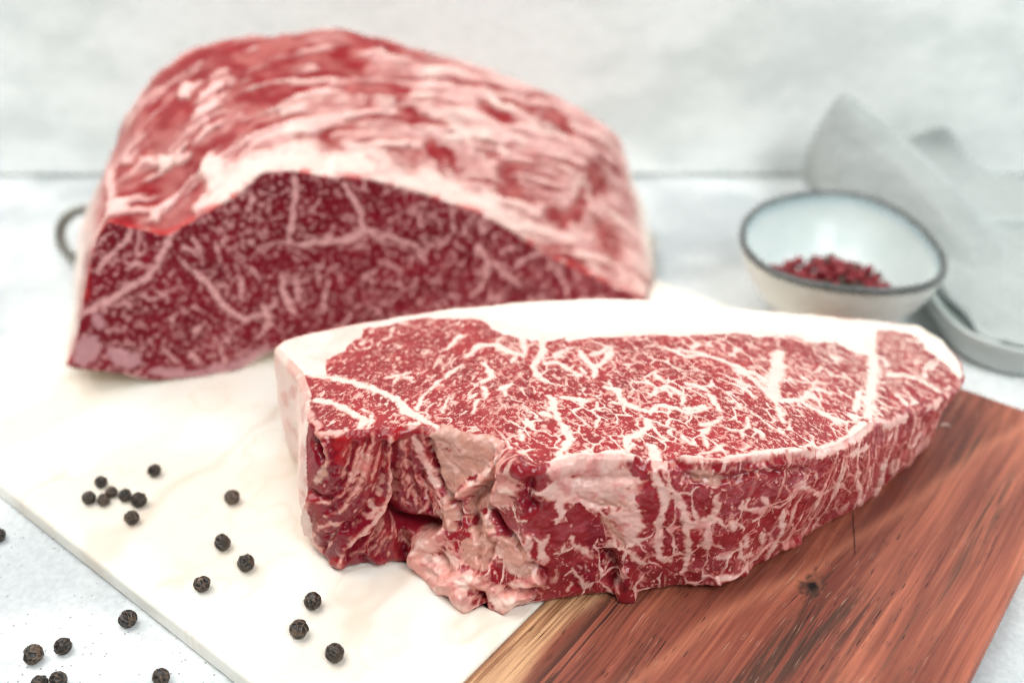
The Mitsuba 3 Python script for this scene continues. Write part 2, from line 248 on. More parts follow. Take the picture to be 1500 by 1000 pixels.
STRAND_GUIDES = [[[[-47.7, 213.9, 45.7], [-48.2, 212.4, 41.7], [-50.0, 211.7, 37.8], [-54.4, 212.4, 31.7]], [[-40.9, 214.1, 45.7], [-42.4, 212.5, 41.7], [-44.1, 210.7, 36.7], [-47.0, 209.1, 32.3], [-51.5, 209.8, 28.9], [-55.8, 212.7, 27.8]], [[-38.1, 221.7, 49.0], [-37.2, 215.1, 47.3], [-39.4, 213.0, 41.7], [-41.0, 211.2, 36.7], [-44.5, 209.1, 31.1], [-47.3, 208.1, 27.8], [-52.5, 209.5, 24.4]], [[-33.0, 215.7, 47.9], [-32.5, 214.5, 40.6], [-33.6, 213.1, 34.5], [-34.1, 212.2, 29.5], [-37.3, 209.9, 24.4], [-40.4, 208.2, 21.1], [-44.0, 207.2, 19.4], [-47.3, 206.4, 14.4]]], [[[-31.0, 215.7, 44.5], [-31.0, 214.9, 37.3], [-31.5, 213.8, 31.1], [-30.8, 213.1, 25.0], [-27.8, 212.5, 21.1]], [[-29.1, 216.8, 46.8], [-28.6, 216.2, 36.7], [-27.8, 215.2, 30.0], [-25.7, 213.3, 25.0], [-27.2, 212.3, 21.1]], [[-27.5, 217.2, 44.5], [-24.4, 215.8, 35.0], [-21.5, 213.8, 30.6], [-20.0, 211.3, 26.7], [-20.8, 210.4, 23.9]]], [[[-56.1, 211.9, 21.1], [-58.3, 213.9, 14.4], [-55.9, 211.5, 10.5]], [[-46.2, 207.6, 25.0], [-50.6, 207.8, 18.9], [-53.3, 209.4, 9.4]], [[-36.4, 210.1, 22.8], [-40.1, 207.9, 17.2], [-45.0, 206.6, 13.3], [-48.1, 206.3, 9.9]], [[-33.1, 210.9, 19.4], [-34.7, 209.6, 15.5], [-35.7, 208.5, 11.1], [-37.2, 208.7, 8.3]]], [[[-33.0, 211.2, 20.5], [-33.3, 210.3, 17.2], [-33.0, 209.4, 13.3]], [[-28.0, 211.6, 18.9], [-30.2, 209.9, 13.8], [-30.4, 209.0, 11.6]], [[-21.7, 209.2, 20.5], [-26.3, 209.5, 16.1], [-29.0, 208.9, 12.2]]]]
STEAK_STROKES = [
    ('fat', 3.0, 1.0, [(-63, 243.2, 47.9), (-51.9, 241.7, 49), (-45.5, 239, 49), (-39, 235.8, 49), (-32.7, 231.2, 49), (-29, 225, 49), (-25.4, 221.8, 49), (-20.3, 218.2, 49)]),
    ('fat', 2.6, 1.0, [(-58.4, 230.7, 47.9), (-53.7, 230.1, 49), (-48.6, 228.6, 49), (-43.4, 223.8, 49), (-40.7, 222.2, 49), (-41.1, 217.6, 49)]),
    ('fat', 1.3, 1.0, [(-41.9, 226.5, 49), (-38.9, 224.5, 49), (-39, 217.3, 49)]),
    ('fat', 1.6, 1.0, [(-37.1, 241.1, 49), (-32.9, 243.2, 49), (-29.6, 244.8, 49)]),
    ('fat', 1.2, 1.0, [(-32.9, 243.2, 49), (-34.4, 238.5, 49)]),
    ('fat', 1.9, 1.0, [(-26.4, 225.5, 49), (-26, 231.2, 49), (-22.7, 238, 49), (-19.8, 242.1, 49), (-16.7, 246.3, 49), (-14.7, 249, 49)]),
    ('fat', 2.6, 1.0, [(-13.8, 252.6, 49), (-9.2, 259.4, 49), (-3.9, 258.4, 49), (1, 254.2, 49), (3.6, 253.7, 49)]),
    ('fat', 1.8, 1.0, [(-0.2, 250, 49), (1.2, 252.6, 49)]),
    ('fat', 2.1, 1.0, [(-8.6, 249.9, 49), (-6.2, 243.8, 49), (-6, 241.1, 49), (-9.2, 239.6, 49)]),
    ('fat', 1.5, 1.0, [(-8.4, 238, 49), (-7.1, 232.8, 49), (-8, 231.1, 49)]),
    ('fat', 1.8, 1.0, [(-4.1, 235.9, 49), (-0.8, 237.5, 49), (0.4, 238.6, 49)]),
    ('fat', 1.3, 1.0, [(-2.3, 235.9, 49), (-1.7, 232.7, 49)]),
    ('fat', 1.8, 1.0, [(-20.1, 256.3, 49), (-16.7, 263, 49), (-16.1, 265.1, 49)]),
    ('fat', 1.4, 1.0, [(-12.5, 230.7, 49), (-10.1, 233.7, 49)]),
    ('fat', 1.4, 1.0, [(-9.8, 231.2, 49), (-10.7, 224.4, 49)]),
    ('fat', 1.4, 1.0, [(-17.9, 231.7, 49), (-18.5, 228.5, 49), (-19.7, 224.4, 49)]),
    ('fat', 1.4, 1.0, [(3.9, 222.9, 49), (4.6, 218.7, 49)]),
    ('fat', 1.6, 1.0, [(1.9, 217.1, 49), (3, 211.9, 49)]),
    ('fat', 1.2, 1.0, [(5.7, 215.5, 49), (8.5, 217.1, 49)]),
    ('fat', 1.1, 1.0, [(-2.7, 215.6, 49), (-1.1, 211.9, 49), (-0.2, 208.2, 49)]),
    ('fat', 2.8, 1.0, [(9.7, 264, 49), (9.3, 257.3, 49), (8.8, 253.1, 49), (6.1, 247.4, 49), (7.8, 242.2, 49), (10, 239.6, 49)]),
    ('fat', 2.2, 1.0, [(3.6, 252.6, 49), (3.6, 264.1, 49)]),
    ('fat', 1.9, 1.0, [(9.3, 249, 49), (13.5, 250, 49), (17.4, 245.2, 49), (20.2, 242.6, 49)]),
    ('fat', 2.9, 1.0, [(9.6, 232.8, 49), (11.7, 231.2, 49), (11.4, 225.4, 49), (13.9, 219.2, 49), (15.6, 215, 49), (14.4, 209.7, 49), (12.1, 205.6, 49)]),
    ('fat', 2.2, 1.0, [(7.5, 224.9, 49), (11.1, 222.8, 49)]),
    ('fat', 2.1, 1.0, [(13.5, 232.3, 49), (17.2, 231.2, 49), (21.1, 229.7, 49), (23.1, 231.2, 49)]),
    ('fat', 2.5, 1.0, [(20.2, 256.2, 49), (22, 251, 49), (24.6, 247.3, 49), (27.9, 250, 49), (30.6, 257.9, 49)]),
    ('fat', 1.8, 1.0, [(24.4, 246.9, 49), (24.4, 241.7, 49)]),
    ('fat', 1.4, 1.0, [(19.9, 247.4, 49), (21.4, 243.7, 49)]),
    ('fat', 1.3, 1.0, [(13.5, 255.2, 49), (16.8, 253.6, 49)]),
    ('fat', 2.2, 1.0, [(26.2, 237.4, 49), (30.4, 235.3, 49), (31, 231.1, 49), (31.9, 228.6, 49), (36.1, 225.4, 49), (39, 224.4, 49)]),
    ('fat', 1.3, 1.0, [(24.1, 229.7, 49), (24, 225.4, 49)]),
    ('fat', 1.7, 1.0, [(27.3, 229, 49), (31, 229.2, 49)]),
    ('fat', 2.0, 1.0, [(37.9, 223.4, 49), (40.2, 227.6, 49), (43.9, 227.6, 49), (47.5, 225.5, 49), (48.4, 223.9, 49), (52.2, 225.5, 49), (55.6, 228, 48.8)]),
    ('fat', 2.8, 1.0, [(36.6, 218.1, 49), (33.9, 214.5, 49), (31, 213.5, 49), (30.3, 209.2, 49)]),
    ('fat', 1.5, 1.0, [(28.8, 213.9, 49), (31, 213.5, 49)]),
    ('fat', 3.0, 1.0, [(37.5, 221.8, 49), (36.7, 217.1, 49)]),
    ('fat', 3.6, 1.0, [(36.1, 210.8, 49), (37.3, 209.7, 49), (37.6, 205.1, 49), (39, 202.6, 48.4)]),
    ('fat', 2.2, 1.0, [(39.1, 232.8, 49), (41.8, 234.3, 49), (44.2, 237.5, 49), (47.1, 235.3, 49), (48.6, 232.7, 49), (48.3, 228.1, 49)]),
    ('fat', 1.7, 1.0, [(41.7, 243.8, 49), (44.1, 238.6, 49)]),
    ('fat', 2.0, 1.0, [(44.2, 258.3, 49), (48.9, 256.2, 49), (52.8, 252.6, 49), (58, 254.2, 48.7), (61.9, 252.6, 48.3)]),
    ('fat', 2.4, 1.0, [(51.7, 255.7, 49), (56.8, 255.2, 48.8), (62.8, 252.1, 48.2), (67.8, 249.5, 47.5), (71.4, 243.2, 46.8), (75, 236.9, 46.1), (75.4, 230.2, 46), (75.9, 223.9, 45.9)]),
    ('fat', 6.0, 1.0, [(83.2, 262.6, 44.3), (80.7, 252.1, 44.9), (76.2, 242.2, 45.9), (75.6, 234.8, 46)]),
    ('fat', 3.0, 1.0, [(73.2, 246.3, 46.5), (75.4, 243.7, 46.1)]),
    ('fat', 2.6, 1.0, [(76.6, 234.4, 45.8), (83.5, 236.9, 44.2), (87.6, 241.1, 43.1), (89.5, 245.2, 42.6)]),
    ('fat', 2.5, 1.0, [(83.5, 235.9, 44.2), (86.8, 234.3, 43.4), (91.5, 232.3, 42.1), (96.1, 230.6, 40.8)]),
    ('fat', 1.5, 1.0, [(49.6, 239.6, 49), (53.7, 237.5, 48.9), (55.5, 235.3, 48.8)]),
    ('fat', 2.1, 1.0, [(56.5, 234.9, 48.8), (56.8, 230.1, 48.8), (58.5, 226, 48.6)]),
    ('fat', 2.0, 1.0, [(47.7, 226, 49), (52.5, 227, 49), (54.7, 228.6, 48.9)]),
    ('fat', 1.8, 1.0, [(51, 219.2, 49), (55.2, 220.2, 48.9), (58.3, 223.4, 48.6)]),
    ('fat', 1.5, 1.0, [(58, 218.7, 48.7), (61.8, 217.1, 48.3), (65.2, 219.8, 47.9), (65.5, 224.4, 47.8)]),
    ('fat', 1.5, 1.0, [(60.9, 233.2, 48.4), (64.2, 229.7, 48), (67.8, 226.5, 47.5), (71.5, 221.3, 46.8), (75.4, 217.6, 46.1)]),
    ('fat', 1.5, 1.0, [(63.4, 240.6, 48.1), (67.8, 238, 47.5), (70, 233.3, 47.1)]),
    ('fat', 1.3, 1.0, [(66.6, 220.2, 47.7), (68.5, 216, 47.4)]),
    ('fat', 1.5, 1.0, [(51.7, 214, 49), (52, 209.3, 49)]),
    ('fat', 1.6, 1.0, [(45.9, 214.6, 49), (48, 210.9, 49)]),
    ('fat', 5.0, 1.0, [(117.9, 278.2, 34.7), (118, 273, 34.7), (114.1, 261.9, 35.7), (107.4, 245.3, 37.6), (104.4, 237, 38.4)]),
    ('fat', 4.2, 1.0, [(124.5, 298, 33.1), (120.4, 284.4, 34.1), (117.3, 275, 34.9)]),
    ('fat', 2.0, 1.0, [(118.8, 274.5, 34.5), (122.2, 274.1, 33.6), (120.7, 269.4, 34)]),
    ('fat', 2.6, 1.0, [(119.4, 264, 34.3), (126.6, 267.2, 32.6), (131.5, 265.2, 31.6), (135.3, 260.4, 30.8), (137.9, 259.4, 29.8)]),
    ('fat', 2.3, 1.0, [(118.5, 254.2, 34.6), (121, 248.9, 33.9)]),
    ('fat', 1.5, 1.0, [(133.8, 271.4, 31.1), (139.9, 278.7, 30.1)]),
    ('fat', 2.2, 1.0, [(86.8, 234.3, 43.4), (91.9, 230.7, 42), (95.5, 229.6, 41)]),
    ('fat', 1.8, 1.0, [(89.5, 245.2, 42.6), (95.8, 244.7, 40.9)]),
    ('fat', 2.6, 1.0, [(106.3, 250.5, 37.9), (102.9, 242.7, 38.9), (100.6, 237.5, 39.6)]),
    ('fat', 3.8, 1.0, [(83.2, 214.3, 44.1), (90.2, 219.3, 42.2), (97.3, 226, 40.2), (102.3, 233.2, 39)]),
    ('fat', 3.4, 1.0, [(105.6, 236.9, 38.1), (109.9, 236.6, 35.5), (112.9, 238.7, 34), (119.9, 244.5, 32.9)]),
    ('fat', 3.0, 1.0, [(135.7, 257.5, 30.2), (129.8, 252.1, 30.7), (126, 249.2, 31.6)]),
    ('fat', 4.2, 1.0, [(8, 200.4, 48.4), (11.7, 202.6, 49), (16.1, 204.1, 49), (23.5, 205.6, 49), (32, 204.2, 49)]),
    ('fat', 3.0, 1.0, [(44.4, 204.1, 49), (55, 204.3, 48.8), (63.1, 206.6, 48.1), (73.2, 210.8, 46.5), (81.3, 212.1, 44.2)]),
    ('fat', 2.2, 1.0, [(82.2, 212, 43.5), (89.5, 217.6, 42.1), (97.6, 225.1, 39.8), (107.2, 237, 37.4)]),
    ('fat', 2.4, 1.0, [(-57.9, 229, 47.9), (-55.4, 223.1, 48.4), (-51.7, 217.9, 48.4)]),
    ('fat', 2.6, 1.0, [(-51.3, 216.4, 47.9), (-47.7, 215.8, 48.4), (-45, 217.1, 49)]),
    ('fat', 3.0, 1.0, [(-27.8, 218.7, 49), (-26, 219.8, 49)]),
    ('fat', 9.0, 1.0, [(11.4, 200.6, 47.9), (17.6, 203.3, 48.4), (23.6, 204, 48.4), (29.5, 205.7, 49)]),
    ('fat', 10.0, 1.0, [(9.8, 198.7, 42.9), (17.5, 201.2, 43.4), (24.5, 202.1, 44), (32, 201.1, 45.1)]),
    ('fat', 10.0, 1.0, [(17.2, 200.1, 39.5), (24.9, 200.8, 39), (31.7, 199.6, 40.1)]),
    ('fat', 9.0, 1.0, [(27.4, 199.1, 34.5), (30.8, 198.1, 33.9), (32.4, 198.3, 35.6)]),
    ('fat', 7.0, 1.0, [(28.8, 197.9, 30.6), (31.7, 196.8, 27.8)]),
    ('fat', 3.12, 1.0, [(12.4, 198.6, 39), (12.6, 197.7, 35)]),
    ('mem', 2.4, 1.0, [(24.2, 199.8, 33.9), (27.3, 198.1, 28.9), (30.1, 196.6, 25.6)]),
    ('mem', 2.0, 1.0, [(18.9, 200.8, 41.2), (25.6, 200.3, 37.3), (30.6, 199.3, 38.4)]),
    ('fat', 2.03, 1.0, [(12.6, 197.8, 35.6), (10.1, 196.2, 30.6), (8.1, 195.6, 27.8), (7.4, 195.4, 26.1)]),
    ('fat', 1.87, 1.0, [(14.7, 197.5, 31.1), (17.6, 196.9, 25), (22.2, 197.1, 21.1)]),
    ('fat', 2.03, 1.0, [(7.4, 195.6, 27.2), (8.2, 194.6, 21.1)]),
    ('lean', 5.0, 1.0, [(6.1, 199.6, 46.8), (6.7, 199.4, 46.2)]),
    ('lean', 8.0, 1.0, [(7.4, 197.6, 38.4), (8.1, 196.7, 33.9), (6.7, 196.3, 31.1)]),
    ('lean', 6.5, 1.0, [(12.7, 197.2, 32.3), (11.5, 196.1, 28.4)]),
    ('lean', 4.5, 1.0, [(14, 197.5, 32.3), (13.4, 197.1, 31.1)]),
    ('lean', 5.5, 1.0, [(34.3, 201.9, 47.9), (32, 201.7, 46.8)]),
    ('lean', 7.0, 1.0, [(36.3, 199.7, 42.3), (36.4, 199.1, 40.1), (37.1, 198.3, 36.7)]),
    ('lean', 7.0, 1.0, [(17.4, 199.4, 36.7), (18.3, 198.7, 32.8), (20.6, 197.8, 26.7)]),
    ('lean', 4.5, 1.0, [(15.8, 196.1, 22.8), (14.4, 195.9, 23.3)]),
    ('fat', 2.65, 1.0, [(37, 206.1, 49), (37.3, 201.8, 47.9), (36.7, 201, 46.2), (39.8, 199.9, 42.3), (40, 198.8, 37.8), (39, 197.9, 33.9), (39.2, 197, 27.2), (39.4, 196.7, 22.2), (41.6, 197, 19.4)]),
    ('fat', 2.5, 1.0, [(40.4, 200.5, 44), (42.8, 199.7, 40.6), (45.2, 198.9, 36.7), (45.8, 198.1, 32.3), (49.4, 197.9, 30.6), (54.3, 198.6, 33.9)]),
    ('fat', 2.03, 1.0, [(45.8, 198.1, 32.3), (47.1, 197.5, 26.7), (47.7, 197.3, 21.7), (46.6, 197.5, 16.1)]),
    ('fat', 2.34, 1.0, [(31.3, 196.2, 24.4), (35.7, 196.2, 19.4)]),
    ('fat', 0.78, 1.0, [(31.3, 196.2, 24.4), (35.7, 196.2, 19.4)]),
    ('fat', 0.94, 1.0, [(16.2, 194.8, 13.8), (14.9, 194.2, 10.5)]),
    ('fat', 0.78, 1.0, [(11.8, 194.7, 18.9), (11.8, 194.3, 16.1)]),
    ('fat', 1.17, 1.0, [(30.5, 195.6, 19.4), (28, 195.7, 11.1), (29.6, 195.1, 9.9)]),
    ('dark', 9.0, 1.0, [(22.4, 198.1, 26.7), (25.7, 197.5, 21.7), (27.6, 196.4, 17.2), (29.2, 195.5, 15)]),
    ('dark', 6.0, 1.0, [(18, 195.9, 18.9), (20.9, 195.5, 12.2)]),
    ('dark', 4.0, 1.0, [(17.2, 200.1, 39.5), (19.7, 200.1, 37.8)]),
    ('dark', 5.0, 1.0, [(21.4, 199, 31.7), (23, 198.1, 26.1)]),
    ('fat', 2.03, 1.0, [(45.2, 198.2, 32.8), (48.2, 198.1, 32.2), (53.7, 198.6, 34.4), (53.6, 200, 41.1)]),
    ('fat', 1.25, 1.0, [(54.3, 198.7, 34.4), (56.2, 198.6, 31)]),
    ('fat', 1.72, 1.0, [(61.6, 201, 35.2), (62.2, 201.8, 38.4)]),
    ('fat', 1.56, 1.0, [(65, 202.2, 30), (67.5, 203.6, 30.4)]),
    ('fat', 1.72, 1.0, [(70.1, 204.9, 31.8), (74.1, 206.9, 30.9), (76.5, 208.2, 35.8), (77.5, 208.9, 36.7), (81.2, 211.1, 32.6), (86, 214.4, 29.1)]),
    ('fat', 2.34, 1.0, [(74.3, 207.1, 28.8), (75.2, 208.1, 19.8), (74, 208.2, 14.6), (72.7, 208.1, 10.3)]),
    ('fat', 1.72, 1.0, [(68.5, 204.1, 23.3), (70.1, 205.3, 18.4)]),
    ('fat', 1.87, 1.0, [(63.1, 200.9, 26.3), (64.5, 201.8, 20.2)]),
    ('fat', 1.56, 1.0, [(58, 199.2, 32.1), (59.9, 199.4, 28.7)]),
    ('fat', 2.81, 1.0, [(56.2, 198, 21), (59.2, 198.8, 19.9)]),
    ('fat', 2.03, 1.0, [(63.8, 201.5, 17.5), (67.3, 204, 14.7)]),
    ('fat', 1.87, 1.0, [(51.3, 198, 31.7), (52.5, 197.4, 23.9)]),
    ('fat', 1.17, 1.0, [(47.1, 197.7, 28.9), (47.1, 197.3, 22.2)]),
    ('fat', 1.72, 1.0, [(47.1, 197.4, 18.9), (46.6, 197.6, 15)]),
    ('fat', 1.4, 1.0, [(40.5, 196.8, 21.7), (42.7, 197.1, 19.4)]),
    ('mem', 3.5, 1.0, [(46.8, 201.8, 47.3), (50.5, 201, 45.1), (55.3, 201.5, 45.5)]),
    ('fat', 1.8, 1.0, [(75.8, 207.9, 36.9), (78.7, 209.6, 36.5), (84.8, 213.6, 29.2), (87.5, 215.6, 27.5)]),
    ('fat', 0.94, 1.0, [(66.6, 203.5, 36.4), (70.7, 205.2, 32.3)]),
    ('fat', 2.2, 1.0, [(132.4, 254.4, 30.5), (128.6, 250.3, 25.3), (123.4, 245.4, 20.2)]),
    ('fat', 1.4, 1.0, [(138.9, 259.9, 27), (135.2, 256.1, 21.5), (130, 251.9, 13.4)]),
    ('fat', 1.6, 1.0, [(113.8, 238.9, 31.3), (111.2, 236.1, 28.2)]),
    ('fat', 3.4, 1.0, [(112.4, 236.4, 23), (112.2, 236.1, 14.2), (111, 235.6, 9.7)]),
    ('fat', 2.4, 1.0, [(99.4, 223.9, 29.7), (103, 227.2, 18.8), (105.4, 230.8, 9.4)]),
    ('fat', 2.6, 1.0, [(95.5, 221.1, 36.9), (103.3, 228.5, 33.8)]),
    ('fat', 1.5, 1.0, [(121.5, 244.1, 24.7), (118.6, 241.5, 20.2), (118, 241.3, 13.4)]),
    ('fat', 1.4, 1.0, [(119.9, 242.5, 17.8), (119.3, 242.9, 9.9)]),
    ('fat', 1.2, 1.0, [(126.6, 248.5, 24.3), (123.9, 245.9, 21.9)]),
    ('fat', 1.2, 1.0, [(105.8, 229.8, 25.6), (105.7, 229.6, 16.8)]),
    ('lean', 2.4, 1.0, [(130.8, 252.6, 29.3), (127.9, 249.6, 22.8)]),
    ('lean', 2.6, 1.0, [(128.1, 251.1, 31.4), (125.1, 248.2, 30.5)]),
    ('lean', 3.0, 1.0, [(105.4, 232, 36.7), (103.2, 228.7, 35)]),
    ('lean', 2.5, 1.0, [(115.9, 239.4, 21.3), (114.9, 238.8, 13.2)]),
    ('dark', 15.0, 1.0, [(-50.1, 213.1, 41.7), (-45.6, 209.4, 32.8), (-46.2, 207.6, 25), (-37.4, 209.7, 23.3)]),
    ('dark', 15.0, 1.0, [(-52.1, 208.4, 15), (-44.9, 206.6, 14.4), (-37.8, 208.2, 12.7)]),
    ('dark', 14.0, 1.0, [(-29, 216.3, 39.5), (-30.3, 214.4, 30.6), (-25.8, 212.7, 23.3)]),
    ('fat', 1.02, 1.0, [(-38.1, 221.7, 49), (-37.2, 215.1, 47.3), (-39.4, 213, 41.7), (-41, 211.2, 36.7), (-44.5, 209.1, 31.1), (-47.3, 208.1, 27.8), (-52.5, 209.5, 24.4)]),
    ('fat', 1.77, 1.0, [(-33, 215.7, 47.9), (-32.5, 214.5, 40.6), (-33.6, 213.1, 34.5), (-34.1, 212.2, 29.5), (-37.3, 209.9, 24.4), (-40.4, 208.2, 21.1), (-44, 207.2, 19.4), (-47.3, 206.4, 14.4), (-48.7, 206.5, 9.9)]),
    ('fat', 2.04, 1.0, [(-38.3, 209.8, 26.1), (-40.1, 208.8, 24.4)]),
    ('fat', 0.88, 1.0, [(-40.9, 214.1, 45.7), (-42.4, 212.5, 41.7), (-44.1, 210.7, 36.7), (-47, 209.1, 32.3), (-51.5, 209.8, 28.9), (-55.8, 212.7, 27.8)]),
    ('fat', 1.5, 1.0, [(-39.7, 209.8, 29.5), (-38.2, 209.9, 26.7), (-36.5, 210.7, 27.2)]),
    ('fat', 0.54, 1.0, [(-35, 214.8, 45.7), (-36.5, 213.5, 41.2), (-38, 212, 36.7), (-40, 210.6, 33.4)]),
    ('fat', 0.48, 1.0, [(-43.9, 214, 46.2), (-44.3, 212.3, 41.7), (-46.6, 210.6, 37.3)]),
    ('fat', 0.48, 1.0, [(-39.7, 214.7, 46.8), (-40.6, 212.8, 41.7), (-43.5, 210.4, 35.6)]),
    ('fat', 1.09, 1.0, [(-55.8, 212.7, 27.8), (-57, 213.2, 24.4)]),
    ('fat', 1.5, 1.0, [(-57.4, 212.9, 13.3), (-53.3, 209.6, 21.1), (-48.9, 207.7, 23.9), (-44.9, 207.6, 23.9)]),
    ('fat', 1.63, 1.0, [(-56.8, 212.4, 11.6), (-54.4, 210.3, 9.4)]),
    ('fat', 1.22, 1.0, [(-52.8, 208.8, 13.8), (-50.7, 207.6, 16.1)]),
    ('fat', 0.61, 1.0, [(-30.3, 216.2, 46.2), (-29.5, 216.2, 41.2)]),
    ('fat', 0.61, 1.0, [(-30, 215.4, 35.6), (-28.4, 215.4, 31.1), (-29.3, 214.1, 26.7)]),
    ('fat', 0.54, 1.0, [(-27.4, 216.4, 36.2), (-25.9, 215.3, 31.1), (-22.8, 214.1, 30)]),
    ('fat', 0.68, 1.0, [(-24.1, 214.4, 29.5), (-23.7, 213.1, 26.1), (-25.8, 212.7, 23.3), (-28.5, 212.4, 20.5)]),
    ('fat', 0.61, 1.0, [(-21.5, 213.8, 30.6), (-18.7, 211.2, 28.4), (-20.7, 210.9, 25)]),
    ('fat', 0.48, 1.0, [(-31.7, 214.4, 36.2), (-31.5, 213.8, 31.1), (-31.9, 212.9, 26.7)]),
    ('fat', 0.48, 1.0, [(-30.6, 213.7, 27.2), (-28.2, 213.7, 24.4)]),
    ('fat', 0.61, 1.0, [(-33, 211.2, 20.5), (-33.9, 210.3, 17.8), (-34.7, 209.6, 15.5)]),
    ('fat', 0.68, 1.0, [(-30.7, 210.7, 16.1), (-26.8, 210.9, 18.3), (-21.8, 208.9, 20)]),
    ('fat', 0.48, 1.0, [(-30.3, 209.4, 12.7), (-26.3, 209.5, 16.1)]),
    ('fat', 0.61, 1.0, [(-35, 208.9, 12.2), (-35.5, 209.3, 7.7)]),
    ('fat', 0.61, 1.0, [(-46.3, 206.4, 11.6), (-44.4, 206.7, 13.3), (-40.4, 207.5, 13.8)]),
    ('fat', 0.48, 1.0, [(-44.1, 208.4, 27.2), (-40.2, 209.9, 30.6)]),
    ('fat', 0.41, 1.0, [(-49.4, 208.6, 27.8), (-44.5, 208.9, 30)]),
    ('fat', 2.45, 1.0, [(-26.8, 217.3, 46.8), (-25.3, 216.9, 41.7), (-23.7, 216, 37.3), (-20.9, 213.6, 31.1)]),
    ('mem', 3.0, 1.0, [(-54.1, 212.9, 34.5), (-50.4, 212.4, 39.5)]),
    ('fat', 1.36, 1.0, [(-52.5, 217.8, 47.9), (-50.2, 214.7, 45.7), (-49.7, 212.3, 40.1)]),
    ('mem', 1.6, 1.0, [(-51.2, 215.4, 46.2), (-49.8, 212.2, 39.5)]),
    ('dark', 6.0, 1.0, [(-52.9, 216.1, 44.5), (-52.1, 213.8, 41.2)]),
    ('red', 5.0, 1.0, [(-46.2, 214.8, 47.9), (-45.3, 213.4, 45.1)]),
    ('red', 4.0, 1.0, [(-47.4, 212.7, 42.9), (-45.6, 211.9, 41.2)]),
    ('red', 4.0, 1.0, [(-30.7, 216.9, 48.4), (-31.3, 216.1, 47.9)]),
    ('red', 5.0, 1.0, [(-50.6, 207.9, 8.8), (-48.7, 206.5, 9.9)]),
    ('red', 4.0, 1.0, [(-38.8, 208.3, 8.3), (-37.2, 208.7, 8.3)]),
    ('push', 2.4, -1.76, [(-39, 214.9, 47.3), (-40.6, 212.8, 41.7), (-42.2, 210.8, 36.2), (-45.8, 208.8, 30.6), (-50.9, 209.1, 26.7)]),
    ('push', 2.6, -2.16, [(-34.3, 215, 46.2), (-34.8, 213.7, 40.6), (-36.4, 212.1, 35), (-38, 210.6, 30), (-41.8, 208.5, 25.6), (-46.3, 207.2, 22.2)]),
    ('push', 3.0, -4.32, [(-32.1, 215.3, 45.1), (-32.2, 214.4, 37.8), (-32.1, 213.5, 31.1), (-33.2, 212, 25.6), (-32.9, 211.4, 21.7)]),
    ('push', 2.6, -1.89, [(-42.7, 214.1, 46.2), (-43.7, 212.3, 41.7), (-46, 210.3, 36.2), (-49.8, 209.8, 31.7)]),
    ('push', 2.4, -1.62, [(-46.3, 207.3, 22.8), (-50.6, 207.8, 18.9), (-54.6, 210.1, 11.1)]),
    ('push', 2.4, -1.89, [(-41.1, 207.7, 18.9), (-44.9, 206.7, 15.5), (-47.5, 206.3, 11.1)]),
    ('push', 2.0, -2.03, [(-36.4, 210.1, 22.8), (-38.9, 208.5, 18.3), (-40.5, 207.4, 12.7)]),
    ('push', 3.2, 1.5, [(-33, 215.7, 47.9), (-32.5, 214.5, 40.6), (-33.6, 213.1, 34.5), (-34.1, 212.2, 29.5), (-37.3, 209.9, 24.4), (-40.4, 208.2, 21.1), (-44, 207.2, 19.4), (-47.3, 206.4, 14.4)]),
    ('push', 2.5, 1.0, [(-37.2, 216.2, 48.4), (-39.4, 213, 41.7), (-41, 211.2, 36.7), (-44.5, 209.1, 31.1), (-47.3, 208.1, 27.8)]),
    ('push', 4.6, -7.43, [(-33.5, 211.3, 22.2), (-30.5, 212, 20), (-26.1, 211.1, 19.4), (-21.1, 209.1, 21.1)]),
    ('push', 3.0, -4.59, [(-30.7, 210.9, 16.6), (-31, 209, 11.6), (-30.6, 208.3, 8.3)]),
    ('push', 2.0, -1.62, [(-29, 216.3, 39.5), (-28.3, 215.7, 32.8), (-26.8, 214.4, 27.2)]),
    ('push', 2.0, -1.62, [(-25.7, 216, 34.5), (-24.1, 214.5, 30), (-23.2, 211.9, 23.9)]),
    ('push', 3.5, -5.4, [(-53.3, 216.7, 45.1), (-51.9, 214.1, 42.3)]),
    ('push', 2.6, 2.0, [(-52.5, 217.8, 47.9), (-50.2, 214.7, 45.7), (-49.7, 212.3, 40.1)]),
    ('push', 3.0, 1.5, [(-55.8, 212.7, 27.8), (-59, 214.7, 20), (-59.1, 214.7, 13.3)]),
    ('push', 2.4, -2.16, [(-55.6, 213, 30), (-50.7, 209.8, 30.6)]),
    ('push', 4.0, 1.6, [(-50.6, 207.9, 8.8), (-48.7, 206.5, 9.9)]),
    ('push', 4.0, 1.2, [(-38.6, 207.8, 9.4), (-37.2, 208.7, 8.3)]),
    ('push', 2.6, -2.7, [(-42.3, 206.8, 10.5), (-42, 207.7, 8.3)]),
    ('mem', 9.0, 1.0, [(-21.5, 216.2, 45.7), (-13.3, 214.2, 46.2), (-5.8, 211.6, 46.8)]),
    ('mem', 9.0, 1.0, [(-19.9, 215.4, 40.1), (-13.4, 212.8, 41.2), (-8.1, 211.3, 43.4)]),
    ('mem', 8.0, 1.0, [(-18.3, 213.5, 35), (-14.2, 211.5, 36.2)]),
    ('mem', 6.0, 1.0, [(-17.9, 212.3, 32.3), (-15.7, 210.3, 31.1)]),
    ('mem', 6.0, 1.0, [(-18.1, 210.8, 28.4), (-17.8, 208.8, 25), (-16.9, 207, 23.3)]),
    ('mem', 8.0, 1.0, [(-10.8, 206.4, 30), (-6.6, 208.6, 37.8), (-4.8, 208.5, 39.5)]),
    ('mem', 9.0, 1.0, [(-8, 204.4, 28.4), (-7.4, 201.6, 23.9), (-8.2, 198.7, 18.9)]),
